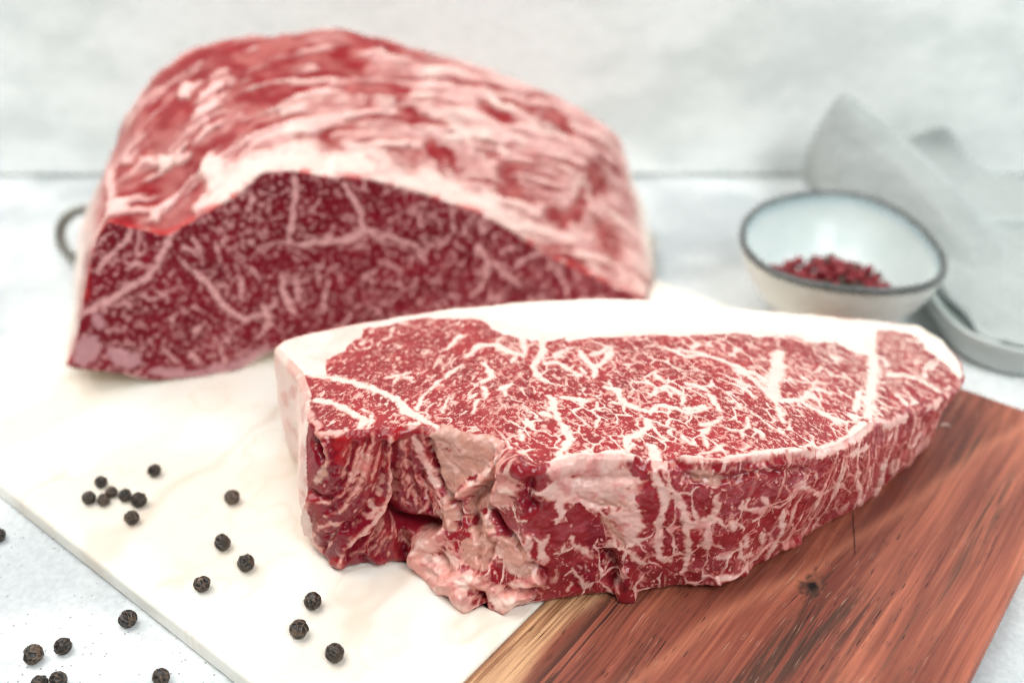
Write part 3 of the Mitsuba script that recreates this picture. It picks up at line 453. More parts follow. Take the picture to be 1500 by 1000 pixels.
    ('mem', 9.0, 1.0, [(-2.7, 199.1, 24.4), (0.5, 196, 22.2), (3.4, 194.4, 18.9)]),
    ('mem', 8.0, 1.0, [(-12.3, 202, 21.7), (-10.7, 198.8, 17.8)]),
    ('pink', 4.0, 1.0, [(-14.5, 209.7, 31.7), (-10.9, 209.2, 35.6), (-6.5, 209.2, 39.5), (-3.4, 209.4, 45.1)]),
    ('pink', 3.6, 1.0, [(-3.1, 210.9, 48.4), (-4.2, 210.1, 44.5)]),
    ('pink', 9.0, 1.0, [(-0.5, 204.2, 46.2), (-0.7, 203.5, 41.7), (-2.7, 204.4, 35.1)]),
    ('pink', 6.0, 1.0, [(2, 201.3, 47.9), (0.5, 201.7, 41.7)]),
    ('fat', 2.4, 1.0, [(-22.6, 216.5, 47.9), (-16, 216.2, 48.4), (-9, 213.9, 48.4), (-2.6, 211.7, 49)]),
    ('fat', 2.0, 1.0, [(-26.8, 217.3, 45.7), (-24.8, 216.5, 39), (-22, 214.5, 32.3)]),
    ('pink', 8.0, 1.0, [(-26.6, 208.1, 13.3), (-22.7, 207.5, 16.6), (-20, 207.5, 20)]),
    ('pink', 9.0, 1.0, [(-27.4, 207, 10.5), (-22.9, 202.3, 9.4), (-17.1, 196.9, 9.9)]),
    ('pink', 9.0, 1.0, [(-20.8, 203.4, 13.3), (-15.7, 200.6, 16.1)]),
    ('pink', 8.0, 1.0, [(-14.2, 194.3, 9.9), (-12.6, 193.2, 7.7)]),
    ('pink', 7.0, 1.0, [(-18, 198.3, 10.5), (-9.2, 195.5, 13.8)]),
    ('pink', 4.5, 1.0, [(-8.4, 196.1, 15), (-7.9, 194.3, 12.7)]),
    ('pink', 5.0, 1.0, [(-3.2, 192.3, 7.7), (0.3, 192.9, 11.1), (5.4, 193.2, 12.2)]),
    ('pink', 5.0, 1.0, [(-0.5, 193.6, 13.3), (4.7, 193.9, 16.1), (8.2, 193.9, 16.1)]),
    ('fat', 3.2, 1.0, [(4.8, 196.3, 30), (3.4, 195.6, 25), (4.7, 195, 22.8)]),
    ('fat', 3.0, 1.0, [(0.8, 198, 30), (2.3, 196.3, 27.2)]),
    ('fat', 2.8, 1.0, [(7.4, 195.2, 25), (8.9, 194.7, 21.7)]),
    ('pink', 7.0, 1.0, [(-5.5, 193.6, 12.2), (-4.1, 192.9, 11.1)]),
    ('red', 3.0, 1.0, [(-1.1, 193.3, 12.2), (-0.1, 193.2, 12.2)]),
    ('red', 4.0, 1.0, [(-8.5, 192.9, 10.5), (-7.6, 191.9, 8.3)]),
    ('dark', 3.0, 1.0, [(-8.5, 192.9, 10.5), (-8.2, 192, 8.8)]),
    ('lean', 9.0, 1.0, [(4.4, 200.1, 47.9), (6.7, 199.2, 45.7)]),
    ('lean', 9.0, 1.0, [(4.8, 198, 38.4), (7.4, 197, 35)]),
    ('lean', 5.0, 1.0, [(-1.3, 200.9, 31.7), (0.5, 198.7, 31.1)]),
    ('dark', 5.0, 1.0, [(3.7, 199.2, 43.4), (3.6, 198.2, 38.4)]),
    ('dark', 4.0, 1.0, [(-19.2, 204.6, 16.6), (-17.1, 199.8, 13.3)]),
    ('dark', 4.0, 1.0, [(-4, 203.9, 31.1), (-1.8, 199.6, 27.2), (1, 196.6, 25.6)]),
    ('dark', 3.0, 1.0, [(-22.1, 216.3, 44.5), (-21.2, 215.3, 37.3), (-19.7, 213.1, 31.7)]),
    ('push', 2.4, -2.4, [(-22.7, 216.4, 45.7), (-21.7, 215.7, 38.4), (-19.7, 213.1, 31.7), (-16.3, 210.3, 30)]),
    ('push', 3.0, 2.0, [(-14.5, 209.7, 31.7), (-10.9, 209.2, 35.6), (-6.5, 209.2, 39.5), (-3.4, 209.4, 45.1)]),
    ('push', 4.0, -4.5, [(-11.2, 207.4, 31.7), (-7.3, 208.1, 36.2), (-4.9, 207.6, 37.3)]),
    ('push', 4.5, -4.5, [(-10.9, 205.5, 28.4), (-9.4, 203.7, 26.1)]),
    ('push', 8.0, 4.5, [(-0.5, 204.2, 46.2), (-0.7, 203.5, 41.7), (-2.7, 204.6, 35.6)]),
    ('push', 4.0, 2.0, [(1.9, 202.3, 48.4), (2.7, 200.4, 47.3)]),
    ('push', 4.0, -2.4, [(4.3, 199.5, 45.7), (3.7, 198.6, 40.6), (5.5, 197.9, 38.4)]),
    ('push', 3.0, -3.0, [(-4.3, 204.5, 31.7), (-2.9, 201.3, 28.4), (0.7, 197.2, 26.7), (2.8, 195.4, 23.9)]),
    ('push', 3.0, 1.6, [(-7.4, 204.2, 28.4), (-5.6, 201.5, 25)]),
    ('push', 2.0, 1.3, [(-8.1, 203.9, 27.2), (-7.2, 199.8, 21.1), (-7.8, 196.3, 15.5)]),
    ('push', 2.0, -1.4, [(-9.1, 202.6, 24.4), (-8.9, 198.6, 18.3)]),
    ('push', 2.0, -1.3, [(-5.3, 200.4, 23.3), (-6.1, 197.9, 18.9)]),
    ('push', 6.0, 3.4, [(-26.6, 207.8, 12.7), (-22.7, 207.5, 16.6), (-20, 207.5, 20)]),
    ('push', 6.0, 2.6, [(-27.4, 207, 10.5), (-22.9, 202.3, 9.4), (-17.1, 196.9, 9.9)]),
    ('push', 4.0, -3.0, [(-20.6, 204.5, 15), (-17.7, 199.9, 12.7)]),
    ('push', 3.0, -2.5, [(-24, 203.7, 9.9), (-20.1, 200, 9.9)]),
    ('push', 6.0, 3.2, [(-13.7, 193.7, 9.4), (-12.6, 193.2, 7.7)]),
    ('push', 4.0, 2.2, [(-18, 198.3, 10.5), (-9.2, 195.5, 13.8)]),
    ('push', 3.0, -4.5, [(-8.3, 193.3, 11.1), (-8.1, 191.9, 8.3)]),
    ('push', 3.5, 2.4, [(-8.4, 196.1, 15), (-7.9, 194.3, 12.7)]),
    ('push', 4.0, 2.6, [(-3.2, 192.3, 7.7), (0.3, 192.9, 11.1), (5.4, 193.2, 12.2)]),
    ('push', 4.0, 2.6, [(0.5, 193.5, 13.3), (4.7, 193.9, 16.1), (8.2, 194, 16.6)]),
    ('push', 3.0, -2.4, [(-1.6, 193.3, 12.2), (2.7, 193.3, 13.3), (6.1, 193.5, 13.8)]),
    ('push', 3.0, -2.0, [(4.7, 194.8, 21.7), (8.9, 194.1, 17.8)]),
    ('push', 2.6, 1.4, [(4.8, 196.3, 30), (3.4, 195.6, 25), (4.7, 194.9, 22.2)]),
    ('push', 3.0, 2.0, [(-18.2, 210.3, 27.2), (-16.9, 207, 23.3)]),
    ('push', 2.6, -2.6, [(-15.2, 209.4, 30), (-15.2, 205.9, 23.9)]),
    ('push', 4.5, -3.5, [(25.7, 197.5, 21.7), (27.5, 196.4, 17.8), (28.4, 195.7, 12.7)]),
    ('push', 5.0, 2.6, [(31.3, 195.6, 8.3), (31.8, 195.7, 8.3)]),
    ('push', 4.0, 2.0, [(30.6, 195.5, 18.3), (30.9, 195, 12.7)]),
    ('push', 4.0, 1.8, [(9.1, 200.6, 48.4), (18, 204.5, 49), (32, 204.2, 49)]),
    ('push', 3.0, 1.5, [(44.4, 204.1, 49), (55.1, 203.1, 48.3), (64.6, 207.2, 47.9), (81.2, 213.1, 44.5)]),
    ('push', 3.0, -1.2, [(15, 201.1, 45.7), (19.8, 201.7, 44), (31.4, 201.2, 45.1)]),
    ('push', 1.6, -0.7, [(18.8, 203.5, 48.4), (22.5, 206.2, 49)]),
    ('push', 1.6, -0.8, [(16.5, 200.2, 40.6), (21.6, 200.2, 36.7), (27.3, 199.7, 36.7)]),
    ('push', 2.4, -1.6, [(44.5, 201.2, 45.6), (55.3, 201.3, 44.9), (64.7, 204.1, 45.2), (79.5, 210.2, 40.3)]),
    ('push', 4.0, 1.6, [(56, 198.6, 11), (61.7, 200.6, 12.1), (65.1, 203.5, 9.3)]),
    ('push', 3.0, 1.6, [(77.2, 210.7, 11.9), (83.2, 215.3, 10.2)]),
    ('push', 2.0, -1.0, [(39.7, 197.4, 30), (44.7, 198, 31.7)]),
    ('push', 2.0, -0.8, [(4, 242.7, 49), (4.8, 234.8, 49), (6.7, 229.7, 49)]),
    ('push', 1.5, -0.8, [(3.7, 235.9, 49), (6.3, 233.2, 49)]),
    ('dark', 1.6, 1.0, [(4, 240.6, 49), (4.5, 235.4, 49), (6.7, 229.7, 49)]),
    ('push', 2.2, -1.6, [(101.9, 226.6, 32.5), (102.1, 226.1, 24.1)]),
    ('push', 2.0, -1.2, [(120.3, 243, 22.8), (117.6, 240.8, 15.4), (115.1, 239.5, 9.6)]),
    ('push', 2.0, -1.0, [(129.2, 251, 26.2), (125.7, 247.5, 19.9), (123.1, 245.5, 13.1)]),
    ('push', 2.4, 1.2, [(112.4, 236.4, 23), (112.2, 236.1, 14.2), (111, 235.6, 9.7)]),
    ('push', 2.0, 1.0, [(132.4, 254.4, 30.5), (128.6, 250.3, 25.3), (123.4, 245.4, 20.2)]),
]
ROAST_FACE_STROKES = [
    ('fat', 3.6, 1.0, [(-114, 311.6, 63.1), (-117.3, 309.9, 59.7), (-124.6, 305.5, 47.7), (-137, 300.5, 41.8), (-147.8, 296.3, 37.7)]),
    ('fat', 2.4, 1.0, [(-128.2, 307.1, 63.9), (-134.7, 304, 57.9), (-141.2, 300.8, 51.8)]),
    ('fat', 1.5, 1.0, [(-125.8, 308, 64.9), (-128.8, 305.4, 55)]),
    ('fat', 3.2, 1.0, [(-113.8, 309.4, 49.9), (-107.6, 310.2, 42.2), (-102.7, 310, 31.7), (-97, 311, 26.4), (-90.7, 313.2, 27.4), (-85.4, 315.5, 30.7)]),
    ('fat', 1.8, 1.0, [(-114.2, 310.4, 56.6), (-108.9, 311.3, 51.8)]),
    ('fat', 3.0, 1.0, [(-75.4, 326.2, 75.7), (-76.2, 324.2, 65.4), (-79.7, 320.9, 52.6)]),
    ('fat', 3.0, 1.0, [(-77.4, 321.4, 50.9), (-68.6, 324.3, 50.9), (-59.8, 326.9, 49.6), (-53.2, 329.6, 52.7)]),
    ('fat', 2.4, 1.0, [(-53.3, 329.4, 52), (-55.2, 330.5, 62.5), (-59.7, 330.5, 71.1)]),
    ('fat', 1.8, 1.0, [(-53.2, 329.6, 52.7), (-47.5, 330.6, 47.7)]),
    ('fat', 2.8, 1.0, [(-83.2, 317.9, 40.9), (-82.6, 316.9, 33.8), (-79.5, 316.4, 24.7)]),
    ('fat', 2.2, 1.0, [(-67.1, 322.4, 36.8), (-70.4, 319.5, 25.9)]),
    ('fat', 2.6, 1.0, [(-77.8, 317.8, 30.1), (-78.4, 319.1, 38.7)]),
    ('fat', 1.8, 1.0, [(-110.4, 312, 58.7), (-107.8, 311.4, 50.3)]),
    ('fat', 1.6, 1.0, [(-103.6, 313.8, 56.3), (-102.1, 312.9, 48.1)]),
    ('fat', 2.0, 1.0, [(-96.6, 313.9, 43.1), (-96.3, 312.3, 33.3)]),
    ('fat', 3.0, 1.0, [(-90.4, 313.9, 30.9), (-88.5, 313.2, 23.5)]),
    ('fat', 1.6, 1.0, [(-124.2, 304.8, 42.3), (-119.9, 305.6, 38.8)]),
    ('fat', 1.8, 1.0, [(-124.4, 301.3, 21.6), (-120.6, 301.2, 13.7)]),
    ('fat', 1.6, 1.0, [(-106.3, 307.1, 21), (-105.1, 305.5, 9.2)]),
    ('fat', 1.2, 1.0, [(-93, 317, 54.7), (-86.3, 318.1, 48.2)]),
    ('fat', 2.4, 1.0, [(-59, 330.4, 68.8), (-54.5, 330.3, 59.4), (-53.7, 329.6, 53.8), (-62.3, 326.1, 49.5)]),
    ('fat', 2.2, 1.0, [(-53.7, 329.6, 53.8), (-44.5, 331.8, 49), (-35, 334.1, 44.1), (-31.9, 333.8, 36.7)]),
    ('fat', 2.6, 1.0, [(-14.1, 339.7, 37.3), (-12.9, 340.9, 41.9), (-8.5, 340.6, 31.7), (-12, 338.2, 23.8), (-16.6, 336.2, 20.9)]),
    ('fat', 2.4, 1.0, [(-10.7, 340.5, 35.6), (-1.6, 342.1, 26.9), (3.1, 342.8, 22.4)]),
    ('fat', 2.0, 1.0, [(0.8, 343.4, 30.2), (10.1, 347.1, 34.7), (15.4, 348.3, 31.4)]),
    ('fat', 2.0, 1.0, [(17.3, 348.1, 26.2), (21, 348.2, 19.4), (22.4, 347.7, 14.2)]),
    ('fat', 1.6, 1.0, [(-22.6, 340.3, 57.1), (-21.7, 339.2, 49), (-27.4, 336.2, 41.8)]),
    ('fat', 1.6, 1.0, [(-8.3, 343.4, 48.2), (-10.5, 343.5, 53.1), (-16.1, 341.5, 51.6)]),
    ('fat', 1.4, 1.0, [(-47, 329.5, 40.3), (-41.8, 330.5, 35.9)]),
    ('fat', 1.4, 1.0, [(-34.5, 336.3, 56.6), (-33.6, 335.6, 50.8)]),
    ('fat', 1.6, 1.0, [(-52.6, 333.4, 74.4), (-52.4, 332.4, 67.9)]),
    ('fat', 1.4, 1.0, [(-67.1, 323.2, 41.2), (-61.1, 324.2, 35.6)]),
    ('pale', 12.0, 1.0, [(-146, 295.2, 27.1), (-150.4, 292.7, 21)]),
    ('pale', 9.0, 1.0, [(-141, 295.9, 22), (-133.5, 297.4, 16.3)]),
    ('pale', 6.0, 1.0, [(-143, 297, 32), (-143.5, 297.5, 36.2)]),
    ('pale', 5.0, 1.0, [(-129.2, 298.2, 12.6), (-115.2, 301.9, 7.6), (-100, 307.2, 9.6), (-89.3, 311.6, 14.9)]),
    ('red', 3.0, 1.0, [(-142.6, 301.3, 57.2), (-146, 297.6, 42)]),
    ('red', 2.4, 1.0, [(-153.3, 292.3, 24.4), (-154.5, 291.3, 20.4)]),
]
ROAST_TOP_STROKES = [
    ('lean', 15.0, 1.0, [(-125, 343.6, 85.1), (-121.6, 355.4, 91.9)]),
    ('lean', 12.0, 1.0, [(-125.2, 321.3, 70.1), (-128.7, 316.2, 69.4)]),
    ('lean', 9.0, 1.0, [(-121.3, 329, 74.9), (-115.4, 326.1, 73.3)]),
    ('lean', 9.0, 1.0, [(-134, 328.3, 74.7), (-139.7, 339.1, 75.8)]),
    ('lean', 10.0, 1.0, [(-132.1, 376.2, 95.8), (-135, 362.6, 89.3)]),
    ('lean', 9.0, 1.0, [(-95, 348.5, 91.4), (-85.2, 353.4, 92.7)]),
    ('lean', 14.0, 1.0, [(-94.1, 375.5, 100.7), (-81.5, 384.3, 102), (-65.7, 394, 102)]),
    ('lean', 10.0, 1.0, [(-85.3, 362.4, 96.1), (-71.3, 371.1, 96.3), (-56.8, 386.6, 97.3)]),
    ('lean', 8.0, 1.0, [(-75.5, 338.1, 82.9), (-62.9, 342.2, 80.5)]),
    ('lean', 5.0, 1.0, [(-52.5, 339.4, 75.3), (-50.5, 340, 74.7)]),
    ('lean', 12.0, 1.0, [(-68.6, 378.3, 98.2), (-58.7, 398.4, 101.2), (-44.3, 407, 97.5)]),
    ('lean', 10.0, 1.0, [(-62.2, 366.8, 92.3), (-51.2, 372.6, 90.6), (-40.5, 378.3, 88.4)]),
    ('lean', 7.0, 1.0, [(-41.3, 365, 83.7), (-22.5, 369.2, 76.2)]),
    ('lean', 7.0, 1.0, [(-13.1, 390.1, 79.7), (0.7, 389.3, 71.3)]),
    ('lean', 12.0, 1.0, [(13.3, 403.6, 71.2), (23.8, 400.5, 64)]),
    ('lean', 8.0, 1.0, [(-12.9, 370.4, 70.6), (-6, 370.1, 65.7)]),
    ('lean', 8.0, 1.0, [(-6.1, 400.2, 79.7), (11, 403.5, 72.3)]),
    ('lean', 8.0, 1.0, [(-45.5, 346.8, 76), (-30.5, 351.4, 70.3), (-18.7, 353.2, 63.7)]),
    ('lean', 7.0, 1.0, [(-31.6, 357.7, 74.9), (-21.7, 358.1, 68.9)]),
    ('lean', 12.0, 1.0, [(32.4, 391.3, 49.3), (38.5, 391.8, 41.1)]),
    ('lean', 14.0, 1.0, [(38, 375.6, 31.3), (43, 370.8, 23.3)]),
    ('lean', 7.0, 1.0, [(12.5, 361.3, 44.1), (25.2, 368.4, 38.3), (29.4, 382.9, 45)]),
    ('lean', 8.0, 1.0, [(-6.4, 359.7, 59.2), (3.5, 362.6, 52.9)]),
    ('lean', 6.0, 1.0, [(17.4, 353.1, 33.4), (30.6, 353.5, 23.4)]),
    ('lean', 9.0, 1.0, [(-132.7, 306.2, 67.4), (-128.5, 310.2, 66.6)]),
    ('fat', 10.0, 1.0, [(-110.3, 346, 89.7), (-106.3, 369, 99.4)]),
    ('fat', 7.0, 1.0, [(-106.9, 333.8, 80.7), (-101.7, 320.9, 71.3), (-108.7, 315.9, 66.8)]),
    ('fat', 8.0, 1.0, [(-121.1, 360.1, 94), (-116, 363.2, 96.4)]),
    ('fat', 4.0, 1.0, [(-139.7, 339.1, 75.8), (-123.2, 333.7, 78.5), (-113.5, 333.3, 79.7)]),
    ('fat', 3.0, 1.0, [(-124.5, 312.2, 65.4), (-117.6, 323, 70.4)]),
    ('fat', 4.0, 1.0, [(-138.4, 319.8, 70.3), (-147, 346.5, 69.9)]),
    ('fat', 6.0, 1.0, [(-137, 319.1, 70.8), (-133.2, 311, 68.9)]),
    ('fat', 4.0, 1.0, [(-116.5, 387.9, 12.1), (-113.1, 311.8, 63.1)]),
]
BOWL_RIM = [[90.7, 363.2], [94.7, 376.8], [104.5, 391.8], [118.7, 402.8], [131.8, 407.8], [145.4, 408.5], [156.8, 401.4], [165.2, 386.5], [168.7, 367.4], [168.8, 348.6], [165.8, 336.0], [160.3, 327.1], [149.9, 320.5], [139.3, 318.5], [128.2, 319.0], [117.8, 322.0], [106.5, 327.1], [97.9, 334.4], [92.4, 345.2], [90.4, 354.3]]
PEPPERS = [
    (-129.1, 242.4, 7, 1.85, 5, 0, 'small black peppercorn farthest back in the left cluster on the marble'),
    (-113.9, 247.7, 7, 2.1, 0, 67, 'round black peppercorn alone just behind the left cluster on the marble'),
    (-130.2, 234.8, 7, 2.1, 1, 134, 'brownish black peppercorn at the left end of the cluster on the marble'),
    (-125.6, 234.1, 7, 1.85, 2, 201, 'brown peppercorn touching its left neighbour in the cluster on the marble'),
    (-124.3, 237.7, 7, 1.75, 4, 268, 'small dark brown peppercorn in the middle of the cluster on the marble'),
    (-119.5, 236.1, 7, 2.0, 3, 335, 'black peppercorn hugging the largest one in the cluster on the marble'),
    (-114.4, 233.6, 7, 2.35, 5, 42, 'largest and blackest peppercorn at the right end of the cluster on the marble'),
    (-114.2, 225.9, 7, 2.1, 4, 109, 'brown black peppercorn just in front of the cluster on the marble'),
    (-86.1, 234.9, 7, 2.25, 2, 176, 'dark brown peppercorn alone on the marble nearest the left side of the steak'),
    (-84.3, 215.2, 7, 2.4, 0, 243, 'black peppercorn, the rear one of the loose pair halfway across the marble'),
    (-75.7, 207.0, 7, 2.45, 3, 310, 'black peppercorn, the front one of the loose pair halfway across the marble'),
    (-86.1, 199.1, 7, 2.2, 2, 17, 'reddish brown peppercorn on the marble left of the loose pair'),
    (-54.3, 192.7, 7, 2.4, 6, 84, "deeply wrinkled peppercorn, rearmost of the three in front of the steak's corner"),
    (-56.3, 182.8, 7, 2.5, 4, 151, "brown ridged peppercorn, middle of the three in front of the steak's corner"),
    (-45.7, 175.0, 7, 2.45, 0, 218, "grey black wrinkled peppercorn, nearest of the three in front of the steak's corner"),
    (-106.1, 192.6, 0, 2.45, 1, 285, 'black peppercorn on the grey table right beside the marble edge'),
    (-127.4, 180.4, 0, 2.5, 4, 352, 'brown black peppercorn on the table, left of the pair in the near left corner'),
    (-120.6, 183.3, 0, 2.25, 5, 59, 'black peppercorn on the table, right of the pair in the near left corner'),
    (-91.3, 173.2, 0, 2.3, 6, 126, 'peppercorn on the table at the bottom edge below the marble corner'),
    (-117.8, 172.5, 0, 2.2, 6, 193, 'peppercorn at the bottom edge touching another half cut off by the frame'),
    (-122.1, 171.2, 0, 2.2, 3, 260, 'peppercorn half cut off by the bottom edge of the picture'),
    (-156.1, 225.6, 0, 2.2, 0, 327, 'peppercorn cut off by the left edge of the picture on the table'),
]
BERRY_SHIFT = (-3.0, -4.5)
NAPKIN_CURVES = [[[185.2, 476.0, 18.0], [211.4, 476.0, 36.0], [230.7, 476.0, 18.0], [252.9, 476.0, 10.0], [286.8, 476.0, 8.0]], [[172.2, 466.0, 28.8], [198.4, 464.0, 20.5], [217.7, 438.0, 13.2], [239.9, 404.0, 9.0], [273.8, 370.0, 9.0]], [[160.2, 463.2, 55.1], [186.4, 449.2, 38.4], [205.7, 423.2, 24.0], [227.9, 389.2, 4.0], [261.8, 355.2, 4.0]], [[155.2, 460.0, 57.6], [181.4, 446.0, 40.9], [200.7, 420.0, 26.5], [222.9, 386.0, 5.5], [256.8, 352.0, 2.0]], [[146.2, 454.0, 48.5], [171.6, 438.0, 37.8], [190.5, 410.0, 21.7], [212.5, 366.0, 2.0], [249.5, 336.0, 2.0]], [[140.0, 452.0, 30.3], [159.9, 432.0, 14.7], [185.2, 400.0, 2.0], [205.8, 350.0, 2.0], [243.6, 322.0, 2.0]], [[148.3, 455.9, 9.0], [159.0, 411.7, 9.0], [181.4, 340.9, 9.0], [179.7, 328.9, 9.0], [216.6, 313.7, 9.0]]]
RING_AT = [-189.5, 404.0, 12.9]
HAIR = [[104.5, 232.4, 7.3], [102.7, 225.5, 7.3], [101.0, 218.2, 7.3], [99.2, 211.3, 7.3]]
SHRED = [[145.5, 272.7, 7.6], [147.6, 273.4, 7.6], [148.9, 271.9, 7.6]]
# ---------------------------------------------------------------- materials
def rgb(*c):
    return {"type": "rgb", "value": list(c)}


A_DIR = np.array([math.cos(math.radians(51.8)), math.sin(math.radians(51.8))])  # along the wood grain
B_DIR = np.array([A_DIR[1], -A_DIR[0]])                                         # across the board, from marble to wood
SEAM = -113.5


def board_uv(p):
    x, y = p.x * 1000, p.y * 1000
    return x * A_DIR[0] + y * A_DIR[1], x * B_DIR[0] + y * B_DIR[1]


KNOT = (209.3, -57.7)


def wood_fields(p):
    a, b = board_uv(p)
    da, db = a - KNOT[0], b - KNOT[1]
    r2 = dr.square(da / 15.0) + dr.square(db / 5.0)
    b = b + 3.0 * dr.exp(-r2) * dr.select(db > 0, 1.0, -1.0) * (1 - dr.exp(-dr.abs(db) / 1.5))
    b = b + 3.0 * (noise(a / 60, b / 30, 3.1) - 0.5) + 1.0 * (noise(a / 22, b / 9, 5.7) - 0.5)
    return a, b, dr.sqrt(dr.square(da / 1.5) + dr.square(db / 0.95)) * 0.85


def wood_color(p, n, uv):
    a, b, k = wood_fields(p)
    t = b - SEAM
    big = fbm(a / 90, b / 7.0, 1.3, 3)
    mid = fbm(a / 34, b / 0.9, 2.9, 4)
    fine = fbm(a / 9, b / 0.34, 7.7, 2)
    c = mix([0.19, 0.052, 0.034], [0.50, 0.175, 0.10], smoothstep(0.25, 0.75, 0.62 * big + 0.38 * mid))
    run = fbm(a / 30, b / 0.8, 21.0, 3)
    # a growth layer ends along a slanting line: darker towards the marble, a bright seam, then lighter wood
    layer = t - (37.3 + 0.27 * (a - 170)) + 3.0 * (noise(a / 20, 4.4, 1.0) - 0.5)
    c = mix(c, c * [0.72, 0.64, 0.62], smoothstep(2.5, -1.5, layer) * (0.35 + 0.65 * smoothstep(0.3, 0.6, run)))
    c = mix(c, [0.70, 0.30, 0.165], dr.exp(-dr.square((layer - 1.6) / 2.2)) * 0.3)
    c = mix(c, [0.52, 0.22, 0.12], smoothstep(0.55, 0.8, big) * 0.5)
    # dark mineral streaks
    dk = smoothstep(0.56, 0.72, fbm(a / 70 + 4, b / 5.0, 9.4, 3)) * smoothstep(0.35, 0.6, mid)
    c = mix(c, [0.055, 0.026, 0.018], dk * 0.8)
    streak = dr.exp(-dr.square((t - 17.0) / 4.5)) * smoothstep(0.34, 0.5, run)
    c = mix(c, [0.05, 0.022, 0.016], streak * 0.92)
    zone = dr.exp(-dr.square((t - 57.0 - 0.28 * (a - 170)) / 7.5)) * smoothstep(226.0, 196.0, a) + 0.8 * dr.exp(-dr.square((t - 85.0) / 4.0) - dr.square((a - 268.0) / 26.0))
    zone = zone + 0.7 * dr.exp(-dr.square((t - 70.0) / 3.0) - dr.square((a - 301.0) / 14.0))
    c = mix(c, [0.05, 0.03, 0.02], dr.clip(zone * 1.25, 0, 1) * smoothstep(0.38, 0.60, run) * 0.85)
    st3 = dr.exp(-dr.square((t - 31.0) / 1.6)) * smoothstep(0.2, 0.6, mid)
    c = mix(c, [0.10, 0.035, 0.02], st3 * 0.75)
    # pale sapwood next to the marble
    sap = smoothstep(13.0, 8.0, t + 5.0 * (noise(a / 25, b / 3, 8.1) - 0.5))
    c = mix(c, mix([0.26, 0.12, 0.052], [0.66, 0.43, 0.23], smoothstep(0.3, 0.6, 0.5 * mid + 0.5 * run)), sap)
    # fibres and pores
    c = c * (0.78 + 0.44 * fine)
    pore = smoothstep(0.72, 0.86, noise(a / 4.5, b / 0.22, 3.3)) * smoothstep(0.3, 0.6, noise(a / 25, b / 6, 6.1))
    c = mix(c, c * 0.25, pore)
    pale = smoothstep(0.74, 0.88, noise(a / 5.5 + 31, b / 0.25, 12.3)) * smoothstep(0.45, 0.7, noise(a / 30, b / 8, 16.1))
    c = mix(c, [0.62, 0.42, 0.30], pale * 0.4)
    # knot
    ring = fbm(k * 1.6, a * 0.25, 2.2, 2)
    c = mix(c, mix([0.05, 0.03, 0.02], [0.20, 0.085, 0.05], smoothstep(0.35, 0.65, ring)), smoothstep(4.9, 2.4, k + 2.2 * noise(a * 0.8, b * 0.8, 1.1)) * 0.85)
    c = mix(c, [0.008, 0.006, 0.005], smoothstep(2.0, 1.2, dr.sqrt(dr.square(k) + 0.3) + 0.7 * noise(a * 1.3, b * 1.3, 4.4)))
    return dr.clip(c * mi.Color3f(0.90, 0.79, 0.80), 0.004, 0.9)


def wood_bump(p, n, uv):
    a, b, k = wood_fields(p)
    return 0.5 * fbm(a / 9, b / 0.34, 7.7, 2) - 0.8 * smoothstep(0.72, 0.86, noise(a / 4.5, b / 0.22, 3.3))


def marble_color(p, n, uv):
    a, b = board_uv(p)
    w = 14 * (fbm(a / 50, b / 50, 2.0, 3) - 0.5)
    v1 = dr.abs(fbm((a + w) / 70, (b - w) / 42, 5.0, 4) - 0.5)
    v2 = dr.abs(fbm((a - w) / 32, (b + w) / 24, 9.0, 4) - 0.5)
    m = fbm(a / 40, b / 25, 13.0, 3)
    c = mix([0.78, 0.755, 0.69], [0.70, 0.60, 0.49], smoothstep(0.42, 0.72, m) * 0.6)
    c = mix(c, [0.52, 0.36, 0.25], smoothstep(0.05, 0.0, v1) * 0.32 * smoothstep(0.35, 0.65, m))
    c = mix(c, [0.68, 0.56, 0.44], smoothstep(0.035, 0.0, v2) * 0.35)
    return c


def table_color(p, n, uv):
    x, y = p.x * 1000, p.y * 1000
    m = fbm(x / 45, y / 45, 1.0, 4)
    f = fbm(x / 1.3, y / 1.3, 4.0, 3)
    c = mix([0.50, 0.53, 0.54], [0.71, 0.735, 0.735], smoothstep(0.3, 0.65, m))
    c = c * (0.86 + 0.24 * f)
    d, s, r = voronoi(x / 2.3, y / 2.3)
    dot = smoothstep(0.17, 0.08, d) * smoothstep(0.72, 0.8, r) * smoothstep(0.3, 0.55, noise(x / 14, y / 14, 2.0))
    return mix(c, [0.16, 0.17, 0.17], dot * 0.75)


def table_bump(p, n, uv):
    x, y = p.x * 1000, p.y * 1000
    return fbm(x / 1.1, y / 1.1, 4.0, 3) + 0.8 * fbm(x / 5, y / 5, 7.0, 2)


def wall_color(p, n, uv):
    x, z = p.x * 1000, p.z * 1000
    m = fbm(x / 55, z / 26, 3.0, 4)
    g = fbm(x / 20, z / 12, 8.0, 3)
    c = mix([0.75, 0.785, 0.765], [0.90, 0.925, 0.905], smoothstep(0.32, 0.62, 0.65 * m + 0.35 * g))
    return c * (0.93 + 0.14 * fbm(x / 3, z / 1.2, 5.0, 2))


def cloth_color(p, n, uv):
    u, v = uv.x * 1000, uv.y * 1000
    wv = 0.5 * noise(u / 0.5, v / 4.0, 1.0) + 0.5 * noise(u / 4.0, v / 0.5, 2.0)
    return mix([0.33, 0.355, 0.342], [0.48, 0.505, 0.49], wv * 0.8 + 0.2 * noise(u / 12, v / 12, 5.0))


